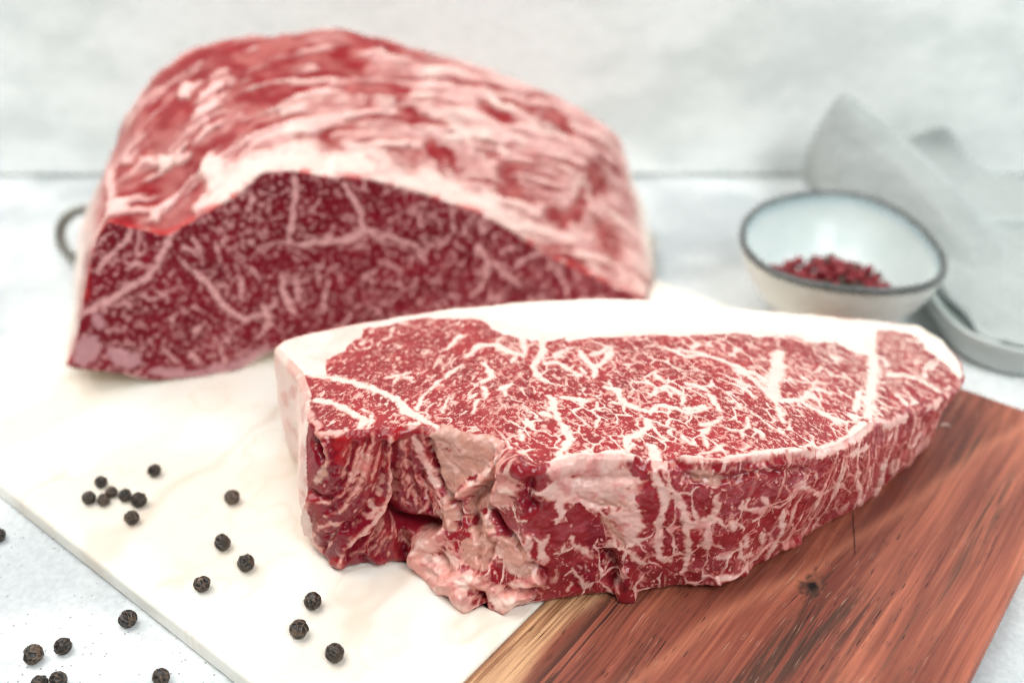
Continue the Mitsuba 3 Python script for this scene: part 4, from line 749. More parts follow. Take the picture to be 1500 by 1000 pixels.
def bowl_color(p, n, uv):
    t = uv.y  # 0 foot outside .. 1 rim .. 2 inside bottom
    sp = noise(p.x * 900, p.y * 900, p.z * 900)
    out = mix([0.56, 0.57, 0.53], [0.68, 0.70, 0.66], fbm(p.x * 160, p.y * 160, p.z * 160, 3))
    ins = mix([0.56, 0.635, 0.62], [0.68, 0.735, 0.72], fbm(p.x * 110 + 4, p.y * 110, p.z * 110, 3))
    rim = mix([0.045, 0.062, 0.066], [0.15, 0.15, 0.14], sp)
    c = mix(out, ins, smoothstep(0.98, 1.06, t))
    k = smoothstep(0.085, 0.05, dr.abs(t - 1.01) + 0.02 * (sp - 0.5))
    c = mix(c, [0.20, 0.33, 0.38], smoothstep(0.15, 0.05, dr.abs(t - 1.05)) * 0.55)
    return mix(c, rim, k)


def pepper_color(p, n, uv):
    s = noise(p.x * 1500, p.y * 1500, p.z * 1500)
    return mix([0.011, 0.009, 0.008], [0.15, 0.092, 0.058], smoothstep(0.30, 0.95, uv.x * 0.6 + 0.4 * s) * (0.25 + 0.75 * uv.y))


def berry_color(p, n, uv):
    s = noise(p.x * 700, p.y * 700, p.z * 700)
    red = mix([0.13, 0.006, 0.012], [0.32, 0.018, 0.026], s)
    return mix(red, [0.05, 0.02, 0.012], smoothstep(0.72, 0.86, uv.y))


scene["meat"] = {"type": "principled", "base_color": {"type": "mesh_attribute", "name": "vertex_color"}, "roughness": 0.23, "specular": 0.38}
scene["meat_back"] = {"type": "principled", "base_color": {"type": "mesh_attribute", "name": "vertex_color"}, "roughness": 0.34, "specular": 0.14}
scene["fat"] = {"type": "principled", "base_color": {"type": "mesh_attribute", "name": "vertex_color"}, "roughness": 0.33, "specular": 0.4}
scene["wood"] = {"type": "bumpmap", "arbitrary": mikit.proc(wood_bump, eps=8e-5), "scale": 0.00009,
                 "bsdf": {"type": "principled", "base_color": mikit.proc(wood_color), "roughness": 0.42, "specular": 0.4}}
scene["marble"] = {"type": "principled", "base_color": mikit.proc(marble_color), "roughness": 0.3, "specular": 0.45}
scene["stone_table"] = {"type": "bumpmap", "arbitrary": mikit.proc(table_bump, eps=2e-4), "scale": 0.00016,
                        "bsdf": {"type": "principled", "base_color": mikit.proc(table_color), "roughness": 0.7, "specular": 0.3}}
scene["limewash"] = {"type": "principled", "base_color": mikit.proc(wall_color), "roughness": 0.8, "specular": 0.2}
scene["linen"] = {"type": "twosided", "b": {"type": "principled", "base_color": mikit.proc(cloth_color), "roughness": 0.85, "specular": 0.2, "sheen": 0.4}}
scene["glaze"] = {"type": "principled", "base_color": mikit.proc(bowl_color), "roughness": 0.34, "specular": 0.5}
scene["peppercorn_skin"] = {"type": "principled", "base_color": mikit.proc(pepper_color), "roughness": 0.42, "specular": 0.5}
scene["berry_skin"] = {"type": "principled", "base_color": mikit.proc(berry_color), "roughness": 0.4, "specular": 0.5}
scene["grey_glaze"] = {"type": "principled", "base_color": {"type": "rgb", "value": [0.47, 0.51, 0.495]}, "roughness": 0.3, "specular": 0.5}
scene["dark_metal"] = {"type": "principled", "base_color": rgb(0.24, 0.23, 0.20), "roughness": 0.4, "metallic": 0.7}
scene["hair"] = {"type": "diffuse", "reflectance": rgb(0.05, 0.03, 0.03)}
scene["pale_scrap"] = {"type": "principled", "base_color": rgb(0.8, 0.66, 0.58), "roughness": 0.45}


def add(key, mesh, bsdf, smooth=30, uv=None, **say):
    scene[key] = mikit.ply(mesh, bsdf, smooth=smooth, uv=uv)
    if say:
        labels[key] = say


def rounded_slab(poly, z0, z1, r, steps=4):
    """A flat slab with softly rounded top and bottom edges (metres)."""
    layers = []
    for k in range(steps + 1):
        t = k / steps * math.pi / 2
        layers.append((z0 + r * (1 - math.sin(t)), r * (1 - math.cos(t))))
    layers = layers[::-1]
    layers = [(z0 + r * (1 - math.sin(k / steps * math.pi / 2)), r * (1 - math.cos(k / steps * math.pi / 2))) for k in range(steps, -1, -1)]
    layers += [(z1 - r * (1 - math.sin(k / steps * math.pi / 2)), r * (1 - math.cos(k / steps * math.pi / 2))) for k in range(0, steps + 1)]
    n = 240
    V = []
    for z, inset in layers:
        q = poly.buffer(-inset, join_style=1) if inset > 1e-9 else poly
        ring = np.array(shapely.geometry.polygon.orient(q).exterior.coords)[:-1]
        L = shapely.LinearRing(ring)
        c = np.array(poly.centroid.coords[0])
        ang = np.arange(n) / n * 2 * np.pi
        far = c + 2 * np.column_stack([np.cos(ang), np.sin(ang)])
        pts = [np.array(L.intersection(shapely.LineString([c, f])).coords[0]) for f in far]
        V.append(np.column_stack([pts, np.full(n, z)]))
    m = len(V)
    V = np.vstack(V)
    F = grid_faces(m, n)
    top, bot = len(V), len(V) + 1
    V = np.vstack([V, [[*poly.centroid.coords[0], z1]], [[*poly.centroid.coords[0], z0]]])
    i = np.arange(n)
    F = np.vstack([F, np.column_stack([(m - 1) * n + i, (m - 1) * n + (i + 1) % n, np.full(n, top)]), np.column_stack([(i + 1) % n, i, np.full(n, bot)])])
    return trimesh.Trimesh(V, F, process=False)


# ---------------------------------------------------------------- the setting: table top and backdrop
g = trimesh.creation.box((3.2, 1.9, 0.03))
g.apply_translation((0, 0.35, -0.015))
add("table", g, "stone_table", smooth=False, kind="structure", label="pale grey speckled stone table top under the serving board")
g = rounded_slab(shapely.box(-0.9, 0.0, 0.9, 0.46), 0, 0.018, 0.002)
g.apply_transform(trimesh.transformations.rotation_matrix(math.pi / 2, (1, 0, 0)))
g.apply_translation((0, 0.514, 0.0014))
add("backdrop_wall", g, "limewash", kind="structure", label="pale grey mottled upright backdrop board behind the table")
for k, x in enumerate((-0.7, 0.7)):
    g = trimesh.creation.box((0.05, 0.14, 0.0013))
    g.apply_translation((x, 0.60, 0.0006))
    add("backdrop_wall__foot" + ("_001" if k else ""), g, "dark_metal", smooth=False)

# ---------------------------------------------------------------- serving board: marble slab and wood panel


def board_rect(a0, a1, b0, b1, r_left=0, r_right=0):
    P = [A_DIR * a + B_DIR * b for a, b in ((a0, b0), (a0, b1), (a1, b1), (a1, b0))]
    return shapely.Polygon(np.array(P) * MM)


add("serving_board__marble_slab", rounded_slab(board_rect(90.7, 332.3, -358.7, SEAM - 0.12), 0.0004, 0.007, 0.0012), "marble", label="cream white marble half of the board")
add("serving_board__wood_panel", rounded_slab(board_rect(90.7, 332.3, SEAM + 0.12, -12.7), 0.0004, 0.00706, 0.0009), "wood", label="reddish brown wood half of the board with a dark knot")
labels["serving_board"] = {"label": "rectangular serving board, half cream marble and half red brown wood, under both pieces of beef", "category": "serving board"}

# ---------------------------------------------------------------- meat: fat and lean


def rot(gc, deg):
    c, s = math.cos(math.radians(deg)), math.sin(math.radians(deg))
    return np.column_stack([gc[:, 0] * c + gc[:, 1] * s, -gc[:, 0] * s + gc[:, 1] * c])


def flecks(gc, deg, lx, ly, cut, seed, soft=0.07):
    q = rot(gc + 1.1 * (np.column_stack([nz(gc, 3.5, seed + 5), nz(gc, 3.5, seed + 6)]) - 0.5), deg) / [lx, ly]
    dens = nz(gc, 9.0, seed + 3, 2)
    return sstep(cut, cut + soft, nz(q, 1.0, seed, 2) + 0.22 * (dens - 0.5))


def network(gc, deg, lx, ly, width, seed, broken=0.5):
    """White web between bundles of lean: borders of stretched, wobbly cells, broken here and there."""
    rng = np.random.default_rng(seed)
    wob = np.column_stack([nz(gc, 3.0, seed + 1, 3), nz(gc, 3.0, seed + 2, 3)]) - 0.5
    q = rot(gc + wob * 4.2, deg) / [lx, ly]
    lo, hi = q.min(0) - 1.5, q.max(0) + 1.5
    X, Y = np.meshgrid(np.arange(lo[0], hi[0]), np.arange(lo[1], hi[1]))
    pts = np.column_stack([X.ravel(), Y.ravel()]) + rng.uniform(-0.48, 0.48, (X.size, 2))
    d, _ = cKDTree(pts).query(q, k=2)
    edge = (d[:, 1] - d[:, 0]) * 0.5 * ly
    w = width * np.clip(1.9 * (nz(gc, 4.5, seed + 7, 2) - broken * 0.62), 0, 1.3)
    return (1 - sstep(w - 0.12, w + 0.16, edge)) * (w > 0.05)


def webs(gc, deg, lx, ly, width, seed, broken=0.5, soft=0.75):
    """Filaments of fat: level lines of a stretched, warped noise, their thickness coming and going."""
    wob = np.column_stack([nz(gc, 2.6, seed + 1, 3), nz(gc, 2.6, seed + 2, 3)]) - 0.5
    q = rot(gc + wob * 2.6, deg) / [lx, ly]
    v = np.abs(nz(q, 1.0, seed, 2) - 0.5) * 2
    w = width * np.clip(2.0 * (nz(gc, 3.4, seed + 7, 2) - broken * 0.6), 0, 1.5)
    return (1 - sstep(w * (1 - soft), w * (1 + soft) + 0.02, v)) * (w > 0.01)


def dots(gc, step, r0, r1, seed):
    """Small irregular specks of fat, each of its own size."""
    rng = np.random.default_rng(seed)
    q = gc + 0.9 * (np.column_stack([nz(gc, 1.3, seed + 1, 2), nz(gc, 1.3, seed + 2, 2)]) - 0.5)
    lo, hi = q.min(0) - step, q.max(0) + step
    X, Y = np.meshgrid(np.arange(lo[0], hi[0], step), np.arange(lo[1], hi[1], step))
    pts = np.column_stack([X.ravel(), Y.ravel()]) + rng.uniform(-0.5, 0.5, (X.size, 2)) * step
    rad = r0 + (r1 - r0) * rng.uniform(0, 1, len(pts)) ** 2 - 0.25 * (rng.uniform(0, 1, len(pts)) < 0.25)
    d, i = cKDTree(pts).query(q)
    return 1 - sstep(rad[i] - 0.2, rad[i] + 0.3, d)


LEAN = np.array([0.275, 0.018, 0.022])
LEAN_DARK = np.array([0.215, 0.006, 0.018])
LEAN_RED = np.array([0.40, 0.012, 0.012])
FAT = np.array([0.78, 0.585, 0.525])
FAT_WHITE = np.array([0.79, 0.70, 0.62])
PINK = np.array([0.66, 0.30, 0.25])
MEMB = np.array([0.52, 0.25, 0.19])


def mixc(c, col, m):
    return c * (1 - m[:, None]) + np.asarray(col) * m[:, None]


def strokes(S, ops, fields):
    for f, w, val, pts in ops:
        if f == "push":
            S.push(fields["push"], pts, w, val)
        elif f == "fat":
            S.stroke(fields["fat"], pts, w * 0.92, 0.93, 0.95 if w < 5 else 2.2)
        elif f == "lean":
            S.stroke(fields["fat"], pts, w, 0.0, 0.5)
            S.stroke(fields["mem"], pts, w, 0.0, 0.5)
            S.stroke(fields["pink"], pts, w, 0.0, 0.5)
        elif f in ("mem", "pink", "dark", "red", "pale"):
            S.stroke(fields[f], pts, w, 1.0, 1.2)
            if f in ("mem", "pink"):
                S.stroke(fields["pink" if f == "mem" else "mem"], pts, w, 0.0, 1.0)


def split_parts(key, V, F, col, parts):
    """Writes one connected skin as its parts (name, face mask, material), with the normals of the whole."""
    N = vertex_normals(V, F)
    for name, mask, bsdf in parts:
        f = F[mask]
        used, inv = np.unique(f, return_inverse=True)
        path = meshkit.write_ply((V[used] * MM, inv.reshape(-1, 3)), False, None, col[used], normals=N[used])
        scene[key + "__" + name] = {"type": "ply", "filename": path, "face_normals": False, "bsdf": {"type": "ref", "id": bsdf}}


def build_steak():
    V, F, reg, grain, hh = steak_base(STEAK_OUTLINE, 0.30)
    N = vertex_normals(V, F)
    n = len(V)
    S = Surface(V, 0.75, 2.2)
    fld = {k: np.zeros(n) for k in ("fat", "mem", "pink", "dark", "red", "pale", "push")}
    top, side = reg == 0, reg == 1
    x, y, z = V.T
    # grain of the lean: up to the right in the left third, down to the right in the rest
    left = sstep(6, -12, x + 10 * (nz(V, 14, 21) - 0.5))
    amp = 0.55 + 0.5 * nz(V, 2.2, 19, 2)
    fine = np.maximum(0.60 * flecks(grain, 70, 1.1, 0.62, 0.655, 33, 0.14), 0.45 * webs(grain, 20, 2.4, 1.4, 0.08, 36, 0.62))
    fa = np.maximum(amp * flecks(grain, 62, 2.6, 0.95, 0.625, 31, 0.12), fine)
    fa = np.maximum(fa, 0.9 * webs(grain, 58, 7.0, 3.4, 0.12, 35, 0.8))
    fb = np.maximum(network(grain, -52, 8.0, 4.2, 0.46, 51, 0.58), 0.65 * network(grain, -55, 4.0, 2.3, 0.30, 53, 0.82))
    fb = np.maximum(fb, 0.62 * dots(grain, 2.0, 0.05, 0.75, 39))
    fb = np.maximum(fb, np.maximum(0.9 * amp * flecks(grain, -58, 2.1, 0.9, 0.65, 43, 0.12), fine))
    fa = np.maximum(fa, 0.62 * dots(grain, 2.2, 0.05, 0.72, 37) * sstep(0.3, 0.6, nz(V, 7, 38, 2)))
    m_top = (fa * left + fb * (1 - left)) * 0.88
    dens = sstep(-30, 30, x)
    # side: bundles run up and down
    right = sstep(55, 85, x)
    low = sstep(26, 12, z)
    fs = np.maximum(np.maximum(0.95 * network(grain, 80, 10.0, 6.8, 0.75, 71, 0.66), 0.5 * network(grain, 70, 4.6, 3.0, 0.32, 77, 0.85)), 0.35 * webs(grain, 60, 3.2, 1.8, 0.08, 75, 0.66))
    fs = np.maximum(fs, np.maximum(0.75 * flecks(grain, 72, 1.2, 0.75, 0.645, 61, 0.12), 0.6 * low * flecks(grain, 84, 5.0, 1.2, 0.62, 73, 0.18)))
    tilt = np.column_stack([grain[:, 0] + 0.45 * z, z])
    fr = 0.9 * flecks(tilt, 90, 14.0, 1.4, 0.53, 81, 0.2)
    lbl = sstep(-21, -26, x) * (y < 235)
    m_side = fs * (1 - right) + np.maximum(fs * 0.6, fr) * right
    m_side = m_side * (1 - 0.95 * lbl)
    fat = np.where(top, m_top, m_side)
    # the rounded edge carries the pattern of the cut face over
    lean_poly = shapely.Polygon(LEAN_OUTLINE)
    wob = np.column_stack([nz(V, 2.0, 91, 2), nz(V, 2.0, 92, 2)]) * 2.4 - 1.2
    P = shapely.points(V[:, 0] + wob[:, 0], V[:, 1] + wob[:, 1])
    shapely.prepare(lean_poly)
    outside = np.zeros(n)
    sel = np.where(top | (hh < 0.05))[0]
    outside[sel] = ~shapely.contains(lean_poly, P[sel])
    front = (N[:, 1] < 0.15) & (x > -57) & ~((x < -50) & (N[:, 0] < -0.8))
    outside[side & front] = 0
    back_side = side & ~front
    fld["fat"] = np.where(outside > 0, 1.0, fat)
    fld["fat"][back_side] = 1.0 - 0.35 * (x[back_side] < -55) * sstep(0.5, 0.7, nz(V[back_side], 5, 18, 3))
    fld["fat"][reg == 2] = 0.3
    rng = np.random.default_rng(5)
    for guides in STRAND_GUIDES:
        res = [polyline_points(g, 0.5)[0] for g in guides]
        res = [np.stack([np.interp(np.linspace(0, 1, 30), np.linspace(0, 1, len(r)), r[:, c]) for c in range(3)], 1) for r in res]
        for ga, gb in zip(res[:-1], res[1:]):
            gap = np.linalg.norm(ga - gb, axis=1).mean()
            for w in np.linspace(0.08, 0.92, max(3, int(gap / 0.85))):
                a0, a1 = sorted(rng.uniform(0, 1, 2))
                a0, a1 = int(a0 * 14), 16 + int(a1 * 14)
                bend = rng.uniform(-0.09, 0.09)
                line = (ga * (1 - w - bend) + gb * (w + bend))[a0:a1]
                S.stroke(fld["fat"], line, rng.uniform(0.35, 0.95), rng.uniform(0.35, 0.85), 0.5)
                S.push(fld["push"], line + rng.normal(0, 0.25, 3), 0.9, rng.uniform(-0.55, 0.25))
    strokes(S, STEAK_STROKES, fld)
    f, mem, pink = fld["fat"], fld["mem"], fld["pink"]
    # colour of each tissue
    tone = nz(V, 7.0, 101, 3) - 0.5
    fib = nz(np.column_stack([rot(grain, 62)[:, 0] / 5, rot(grain, 62)[:, 1]]), 0.6, 103, 2) - 0.5
    lean = LEAN * (1 + 0.55 * tone[:, None] + 0.5 * fib[:, None])
    lean = mixc(lean, [0.44, 0.085, 0.10], side * front * (1 - lbl) * 0.6 * sstep(0.48, 0.72, nz(V, 4.5, 104, 3)))
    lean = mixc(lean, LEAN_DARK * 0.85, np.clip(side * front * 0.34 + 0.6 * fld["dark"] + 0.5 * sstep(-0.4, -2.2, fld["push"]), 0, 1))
    lean = mixc(lean, LEAN_RED, fld["red"] * 0.5)
    fat_c = FAT * (1 + 0.16 * (nz(V, 4.0, 105, 3) - 0.5)[:, None])
    fat_c = mixc(fat_c, [0.60, 0.30, 0.26], (lbl * side * 0.75).astype(float))
    cap = np.zeros(n)
    line = np.array(CAP_LINE)
    cap[top] = sstep(-1.0, 1.5, y[top] - np.interp(x[top], line[:, 0], line[:, 1]) + 2.0 * (nz(V[top], 5, 107) - 0.5)) * (x[top] > -26)
    cap[back_side] = 1.0
    cap_stain = cap * sstep(0.52, 0.72, nz(V, 8, 133, 3)) * 0.35
    fat_c = mixc(fat_c, FAT_WHITE, np.clip(cap + 0.5 * (top & (x > 95)), 0, 1))
    fat_c = mixc(fat_c, [0.74, 0.42, 0.37], np.clip(0.62 * (side & front) + 0.5 * (side & (x < -56)), 0, 1) * (0.35 + 1.1 * nz(V, 5, 108, 2)))
    blush = (side & front) * sstep(0.52, 0.74, nz(V, 3.6, 109, 3))
    fat_c = mixc(fat_c, [0.58, 0.17, 0.17], 0.6 * blush)
    fat_c = mixc(fat_c, [0.76, 0.45, 0.38], 0.55 * top * sstep(0.50, 0.72, nz(V, 6, 110, 3)) * sstep(-20, -45, x))
    fat_c = mixc(fat_c, [0.80, 0.60, 0.50], cap_stain)
    col = mixc(lean, fat_c, np.clip(f, 0, 1) * (0.9 + 0.1 * top))
    col += (np.clip(f, 0, 1) * (1 - np.clip(f, 0, 1)))[:, None] * np.array([0.30, 0.02, -0.04])
    ang = nz(V, 3.2, 111, 3)
    pk = mixc(np.tile(PINK, (n, 1)), [0.80, 0.56, 0.48], sstep(0.45, 0.75, ang))
    pk = mixc(pk, [0.42, 0.06, 0.06], sstep(0.58, 0.75, nz(V, 2.4, 113, 2)) * 0.6)
    col = mixc(col, pk, pink * 0.93)
    mb = mixc(np.tile(MEMB, (n, 1)), [0.62, 0.36, 0.30], sstep(0.45, 0.7, ang))
    mb = mixc(mb, [0.36, 0.06, 0.06], sstep(0.58, 0.8, nz(V, 2.8, 115, 3)) * 0.7)
    col = mixc(col, mb, mem * 0.9)
    col = np.clip(col * (0.93 + 0.14 * nz(V, 0.7, 117)[:, None]), 0.003, 0.92)
    # relief: fat stands a little proud on the cut face, fibres and ragged tissue on the trimmed sides
    rag = np.clip(mem + pink, 0, 1)
    d = fld["push"].copy()
    d += np.where(top, 0.12 * np.clip(f, 0, 1) + 0.24 * (nz(V, 0.9, 121, 2) - 0.5) + 0.9 * (nz(V, 13, 122, 2) - 0.5), 0)
    sidef = side & front
    d += sidef * (1 - 0.75 * lbl) * (0.55 * (nz(V, 1.5, 123, 2) - 0.5) + 1.6 * (nz(V, 7, 124, 2) - 0.5) + 0.15 * np.clip(f, 0, 1))
    d += sidef * lbl * 0.16 * (nz(V, 0.8, 129, 2) - 0.5)
    d += rag * (1.5 * (nz(V, 3.4, 125, 3) - 0.5) + 0.3 * (nz(V, 0.9, 126, 2) - 0.5))
    d += sidef * lbl * 0.4 * (nz(np.column_stack([grain[:, 0] + 0.5 * z, z * 0.16]), 0.9, 127, 2) - 0.5)
    d += cap * top * (1.3 * (nz(V, 9, 131, 3) - 0.5) + 0.25 * (nz(V, 1.6, 132, 2) - 0.5))
    d += (side & ~front) * 1.0 * (nz(V, 6, 128, 2) - 0.5)
    d *= np.where(reg == 2, 0, 1)
    N2 = N.copy()
    V2 = V + N2 * d[:, None]
    V2[:, 2] = np.maximum(V2[:, 2], 7.12)
    # parts of the skin
    fc = F
    fv = lambda a: a[fc].mean(1)
    capm = (fv(cap.astype(float)) > 0.5) | (fv((outside > 0).astype(float)) > 0.5) & (fv(y) > 255)
    memm = (fv(rag) > 0.5) & ~capm
    split_parts("beef_steak", V2, F, col, [("lean_meat", ~capm & ~memm, "meat"), ("fat_cap", capm, "fat"), ("connective_tissue", memm, "meat")])
    labels["beef_steak"] = {"label": "thick raw marbled beef steak with white fat cap lying in front across marble and wood", "category": "steak"}
    labels["beef_steak__fat_cap"] = {"label": "white fat cap along the back edge"}
    labels["beef_steak__connective_tissue"] = {"label": "ragged pinkish beige tissue at the front corner"}


def build_roast():
    G, t = loft(ROAST_CURVES, 0.62, 190)
    m, n, _ = G.shape
    ring = G[0]
    p0, e = np.array([-124.0, 299, 7.2]), np.array([math.cos(math.radians(18)), math.sin(math.radians(18)), 0])
    up = np.cross(e, np.cross([0, 0, 1.0], e))
    nb = np.array([-e[1], e[0], 0])
    up = np.array([0, 0, 1]) * math.cos(math.radians(9)) + nb * math.sin(math.radians(9))
    P2 = np.column_stack([(ring - p0) @ e, (ring - p0) @ up])
    inner, tri = fill_outline(P2, 0.62, 8)
    V = np.vstack([G.reshape(-1, 3), p0 + inner[:, :1] * e + inner[:, 1:] * up])
    idx = np.r_[np.arange(n), m * n + np.arange(len(inner))]
    Ff = idx[tri]
    Fs = grid_faces(m, n)
    cen = G[-1].mean(0)
    V = np.vstack([V, cen[None]])
    i = np.arange(n)
    Fb = np.column_stack([(m - 1) * n + i, (m - 1) * n + (i + 1) % n, np.full(n, len(V) - 1)])
    mid = V.mean(0)
    c = np.cross(V[Fs[:, 1]] - V[Fs[:, 0]], V[Fs[:, 2]] - V[Fs[:, 0]])
    if (c * (V[Fs[:, 0]] - mid)).sum() < 0:
        Fs, Fb = Fs[:, ::-1], Fb[:, ::-1]
    c = np.cross(V[Ff[:, 1]] - V[Ff[:, 0]], V[Ff[:, 2]] - V[Ff[:, 0]])
    if (c[:, 1]).sum() > 0:
        Ff = Ff[:, ::-1]
    F = np.vstack([Fs, Fb, Ff])
    N = vertex_normals(V, F)
    k = len(V)
    face = np.zeros(k, bool)
    face[m * n:-1] = True
    rim = np.zeros(k, bool)
    rim[:n] = True
    q = np.column_stack([(V - p0) @ e, (V - p0) @ up])
    z = V[:, 2]
    S1, S2 = Surface(V, 0.9, 4.0, 7), Surface(V, 2.2, 6.0, 11)
    f1 = {a: np.zeros(k) for a in ("fat", "mem", "pink", "dark", "red", "pale", "push")}
    f1["fat"] = np.maximum(0.64 * dots(q, 2.1, 0.18, 0.85, 231), 0.9 * network(q, 35, 12.0, 8.5, 0.75, 251, 0.75))
    f1["fat"] = np.maximum(f1["fat"], 0.6 * dots(q + 7.3, 3.4, 0.2, 1.5, 233) * sstep(0.4, 0.6, nz(q, 12, 234, 2)))
    strokes(S1, [(a, b * 0.8, c, d) for a, b, c, d in ROAST_FACE_STROKES], f1)
    L = PchipInterpolator([0, 1], [0, 1])
    jj = np.zeros(k)
    jj[:m * n] = np.repeat(np.linspace(0, 1, m), n)
    f2 = {a: np.zeros(k) for a in f1}
    gs = np.column_stack([np.tile(t, m), np.repeat(np.linspace(0, 100, m), n)])
    gs = np.vstack([gs, np.zeros((k - m * n, 2))])
    streak = flecks(gs, 14, 14, 2.2, 0.50, 261, 0.16)
    cloud = nz(V, 17, 267, 3) - 0.5
    f2["fat"] = np.clip(0.50 + 0.7 * cloud + 0.25 * streak - 0.38 * sstep(-72, -110, V[:, 0]) - 0.28 * sstep(86, 100, z), 0, 1)
    for f, w, val, pts in ROAST_TOP_STROKES:
        S2.stroke(f2["fat"], pts, w * 1.15, 0.95 if f == "fat" else 0.08, 0.55 * w, 0.5)
    f2["fat"] = np.clip(f2["fat"] + 0.5 * flecks(gs, 10, 22, 1.7, 0.52, 263, 0.16) - 0.55 * flecks(gs, 13, 20, 1.6, 0.53, 265, 0.16) + 0.28 * (nz(V, 3.5, 268, 3) - 0.5), 0, 1)
    flank = (N[:, 0] > 0.55) | (N[:, 0] < -0.72) | (N[:, 2] < -0.3)
    right_flank = sstep(0.80, 0.97, N[:, 0]) * (z < 50) + sstep(-0.75, -0.95, N[:, 0]) * (z < 66)
    first = np.zeros(k)
    first[:m * n] = np.tile(np.linspace(0, 1, n), m) * 0
    band = sstep(0.14, 0.02, jj + 0.14 * (nz(V, 9, 269, 3) - 0.5)) * ~face * sstep(-112, -100, V[:, 0]) * sstep(30, -15, V[:, 0])
    f2["fat"] = np.maximum(f2["fat"], band * (0.72 + 0.5 * (nz(V, 3, 270, 2) - 0.2)))
    f2["fat"] = np.maximum(sstep(0.08, 0.86, f2["fat"]), right_flank * 0.95)
    tone = nz(V, 9, 271, 3) - 0.5
    lean = LEAN_DARK * (0.78 + 0.6 * tone[:, None])
    c1 = mixc(lean, [0.74, 0.40, 0.39], np.clip(f1["fat"], 0, 1) * 0.86)
    c1 = mixc(c1, [0.50, 0.25, 0.27], f1["pale"] * 0.85)
    c1 = mixc(c1, LEAN_RED, f1["red"] * 0.7)
    l2 = mixc(np.tile(LEAN, (k, 1)), [0.40, 0.10, 0.09], sstep(0.35, 0.7, nz(V, 6, 273, 2)))
    l2 = l2 * (1 + 0.5 * tone[:, None])
    fat2 = mixc(np.tile(np.array([0.78, 0.46, 0.42]), (k, 1)), [0.86, 0.70, 0.61], np.maximum(0.6 * band, 0.7 * sstep(0.45, 0.8, nz(V, 11, 275, 3))))
    c2 = mixc(l2, fat2, f2["fat"])
    c2 = mixc(c2, FAT_WHITE, right_flank)
    under = sstep(-0.3, -0.7, N[:, 2])
    c2 = mixc(c2, [0.72, 0.62, 0.55], under)
    col = np.where((face)[:, None], c1, c2)
    col[rim] = mixc(c1[rim], c2[rim], np.full(n, 0.5))
    lip = np.zeros(k)
    lip[:m * n] = sstep(0.020, 0.004, jj[:m * n]) * sstep(0.42, 0.6, nz(V[:m * n], 4, 288, 2)) * (N[:m * n, 2] > 0)
    col = mixc(col, [0.55, 0.03, 0.03], 0.75 * lip)
    col = np.clip(col, 0.003, 0.92)
    d = np.where(face, 0.25 * f1["fat"] + 0.5 * (nz(V, 2.0, 281, 2) - 0.5), 0)
    d = d + np.where(~face, 3.6 * (nz(V, 19, 283, 3) - 0.5) + 1.3 * (nz(gs / [2.2, 0.55], 4.0, 286, 2) - 0.5) * (jj > 0.02) + 0.9 * (nz(V, 3.5, 284, 2) - 0.5) + 1.4 * (f2["fat"] - 0.6), 0) * np.where(rim, 0.3, 1)
    V = V + N * d[:, None]
    V[:, 2] = np.maximum(V[:, 2], 7.15)
    ff = face[F].all(1) | (np.arange(len(F)) >= len(Fs) + len(Fb))
    fat_face = (f2["fat"][F].mean(1) > 0.5) & ~ff
    split_parts("beef_roast", V, F, col, [("cut_face", ff, "meat_back"), ("fat_covering", fat_face, "fat"), ("lean_meat", ~ff & ~fat_face, "meat_back")])
    labels["beef_roast"] = {"label": "large raw beef roast with dark red marbled cut face at the back of the board", "category": "beef roast"}
    labels["beef_roast__cut_face"] = {"label": "dark red marbled cut face"}
    labels["beef_roast__fat_covering"] = {"label": "pale pink fat over the top and flank"}


build_steak()
build_roast()

# ---------------------------------------------------------------- bowl with red berries
RIM = np.array(BOWL_RIM)


def build_bowl():
    R, _ = resample_closed(np.column_stack([RIM, np.zeros(len(RIM))]), 0.8, 4.0)
    R = R[:, :2]
    c = R.mean(0)
    prof = [(0.0, 0.4, 0), (0.50, 0.4, 0.02), (0.57, 0.5, 0.06), (0.585, 1.2, 0.1), (0.65, 5, 0.25), (0.75, 11, 0.42), (0.865, 18, 0.6), (0.95, 26, 0.82), (0.985, 31, 0.93), (1.0, 32.4, 0.97),
            (0.995, 33.6, 1.0), (0.968, 34.1, 1.02), (0.935, 33.2, 1.06), (0.91, 30.5, 1.13), (0.875, 25, 1.28), (0.79, 17.5, 1.45), (0.67, 10.5, 1.62), (0.48, 6.6, 1.78), (0.3, 5.2, 1.9), (0.0, 4.9, 2.0)]
    P = np.array(prof)
    s = np.r_[0, np.cumsum(np.hypot(np.diff(P[:, 0]) * 42, np.diff(P[:, 1])))]
    tt = np.linspace(0, s[-1], 150)
    K = np.column_stack([PchipInterpolator(s, P[:, k])(tt) for k in range(3)])
    n = len(R)
    ang = np.arange(n) / n
    V, uv = [], []
    wob = 0.5 * np.sin(2 * np.pi * ang * 2 + 0.7) + 0.35 * np.sin(2 * np.pi * ang * 3)
    for r, z, t in K:
        V.append(np.column_stack([c + (R - c) * r, z + wob * z / 33 * BOWL_TILT + 0 * ang]))
        uv.append(np.column_stack([ang, np.full(n, t)]))
    V, uv = np.vstack(V), np.vstack(uv)
    F = grid_faces(len(K), n)
    N = vertex_normals(V, F)
    if ((V - np.array([*c, 200])) * N)[len(K) // 4 * n:(len(K) // 4 + 1) * n, :2].sum() < 0:
        F = F[:, ::-1]
    add("ceramic_bowl", (V * MM, F), "glaze", smooth=True, uv=uv, label="small rounded pale ceramic bowl with dark rim standing behind the steak", category="bowl")
    return c


BOWL_TILT = 1.0
bowl_c = build_bowl()


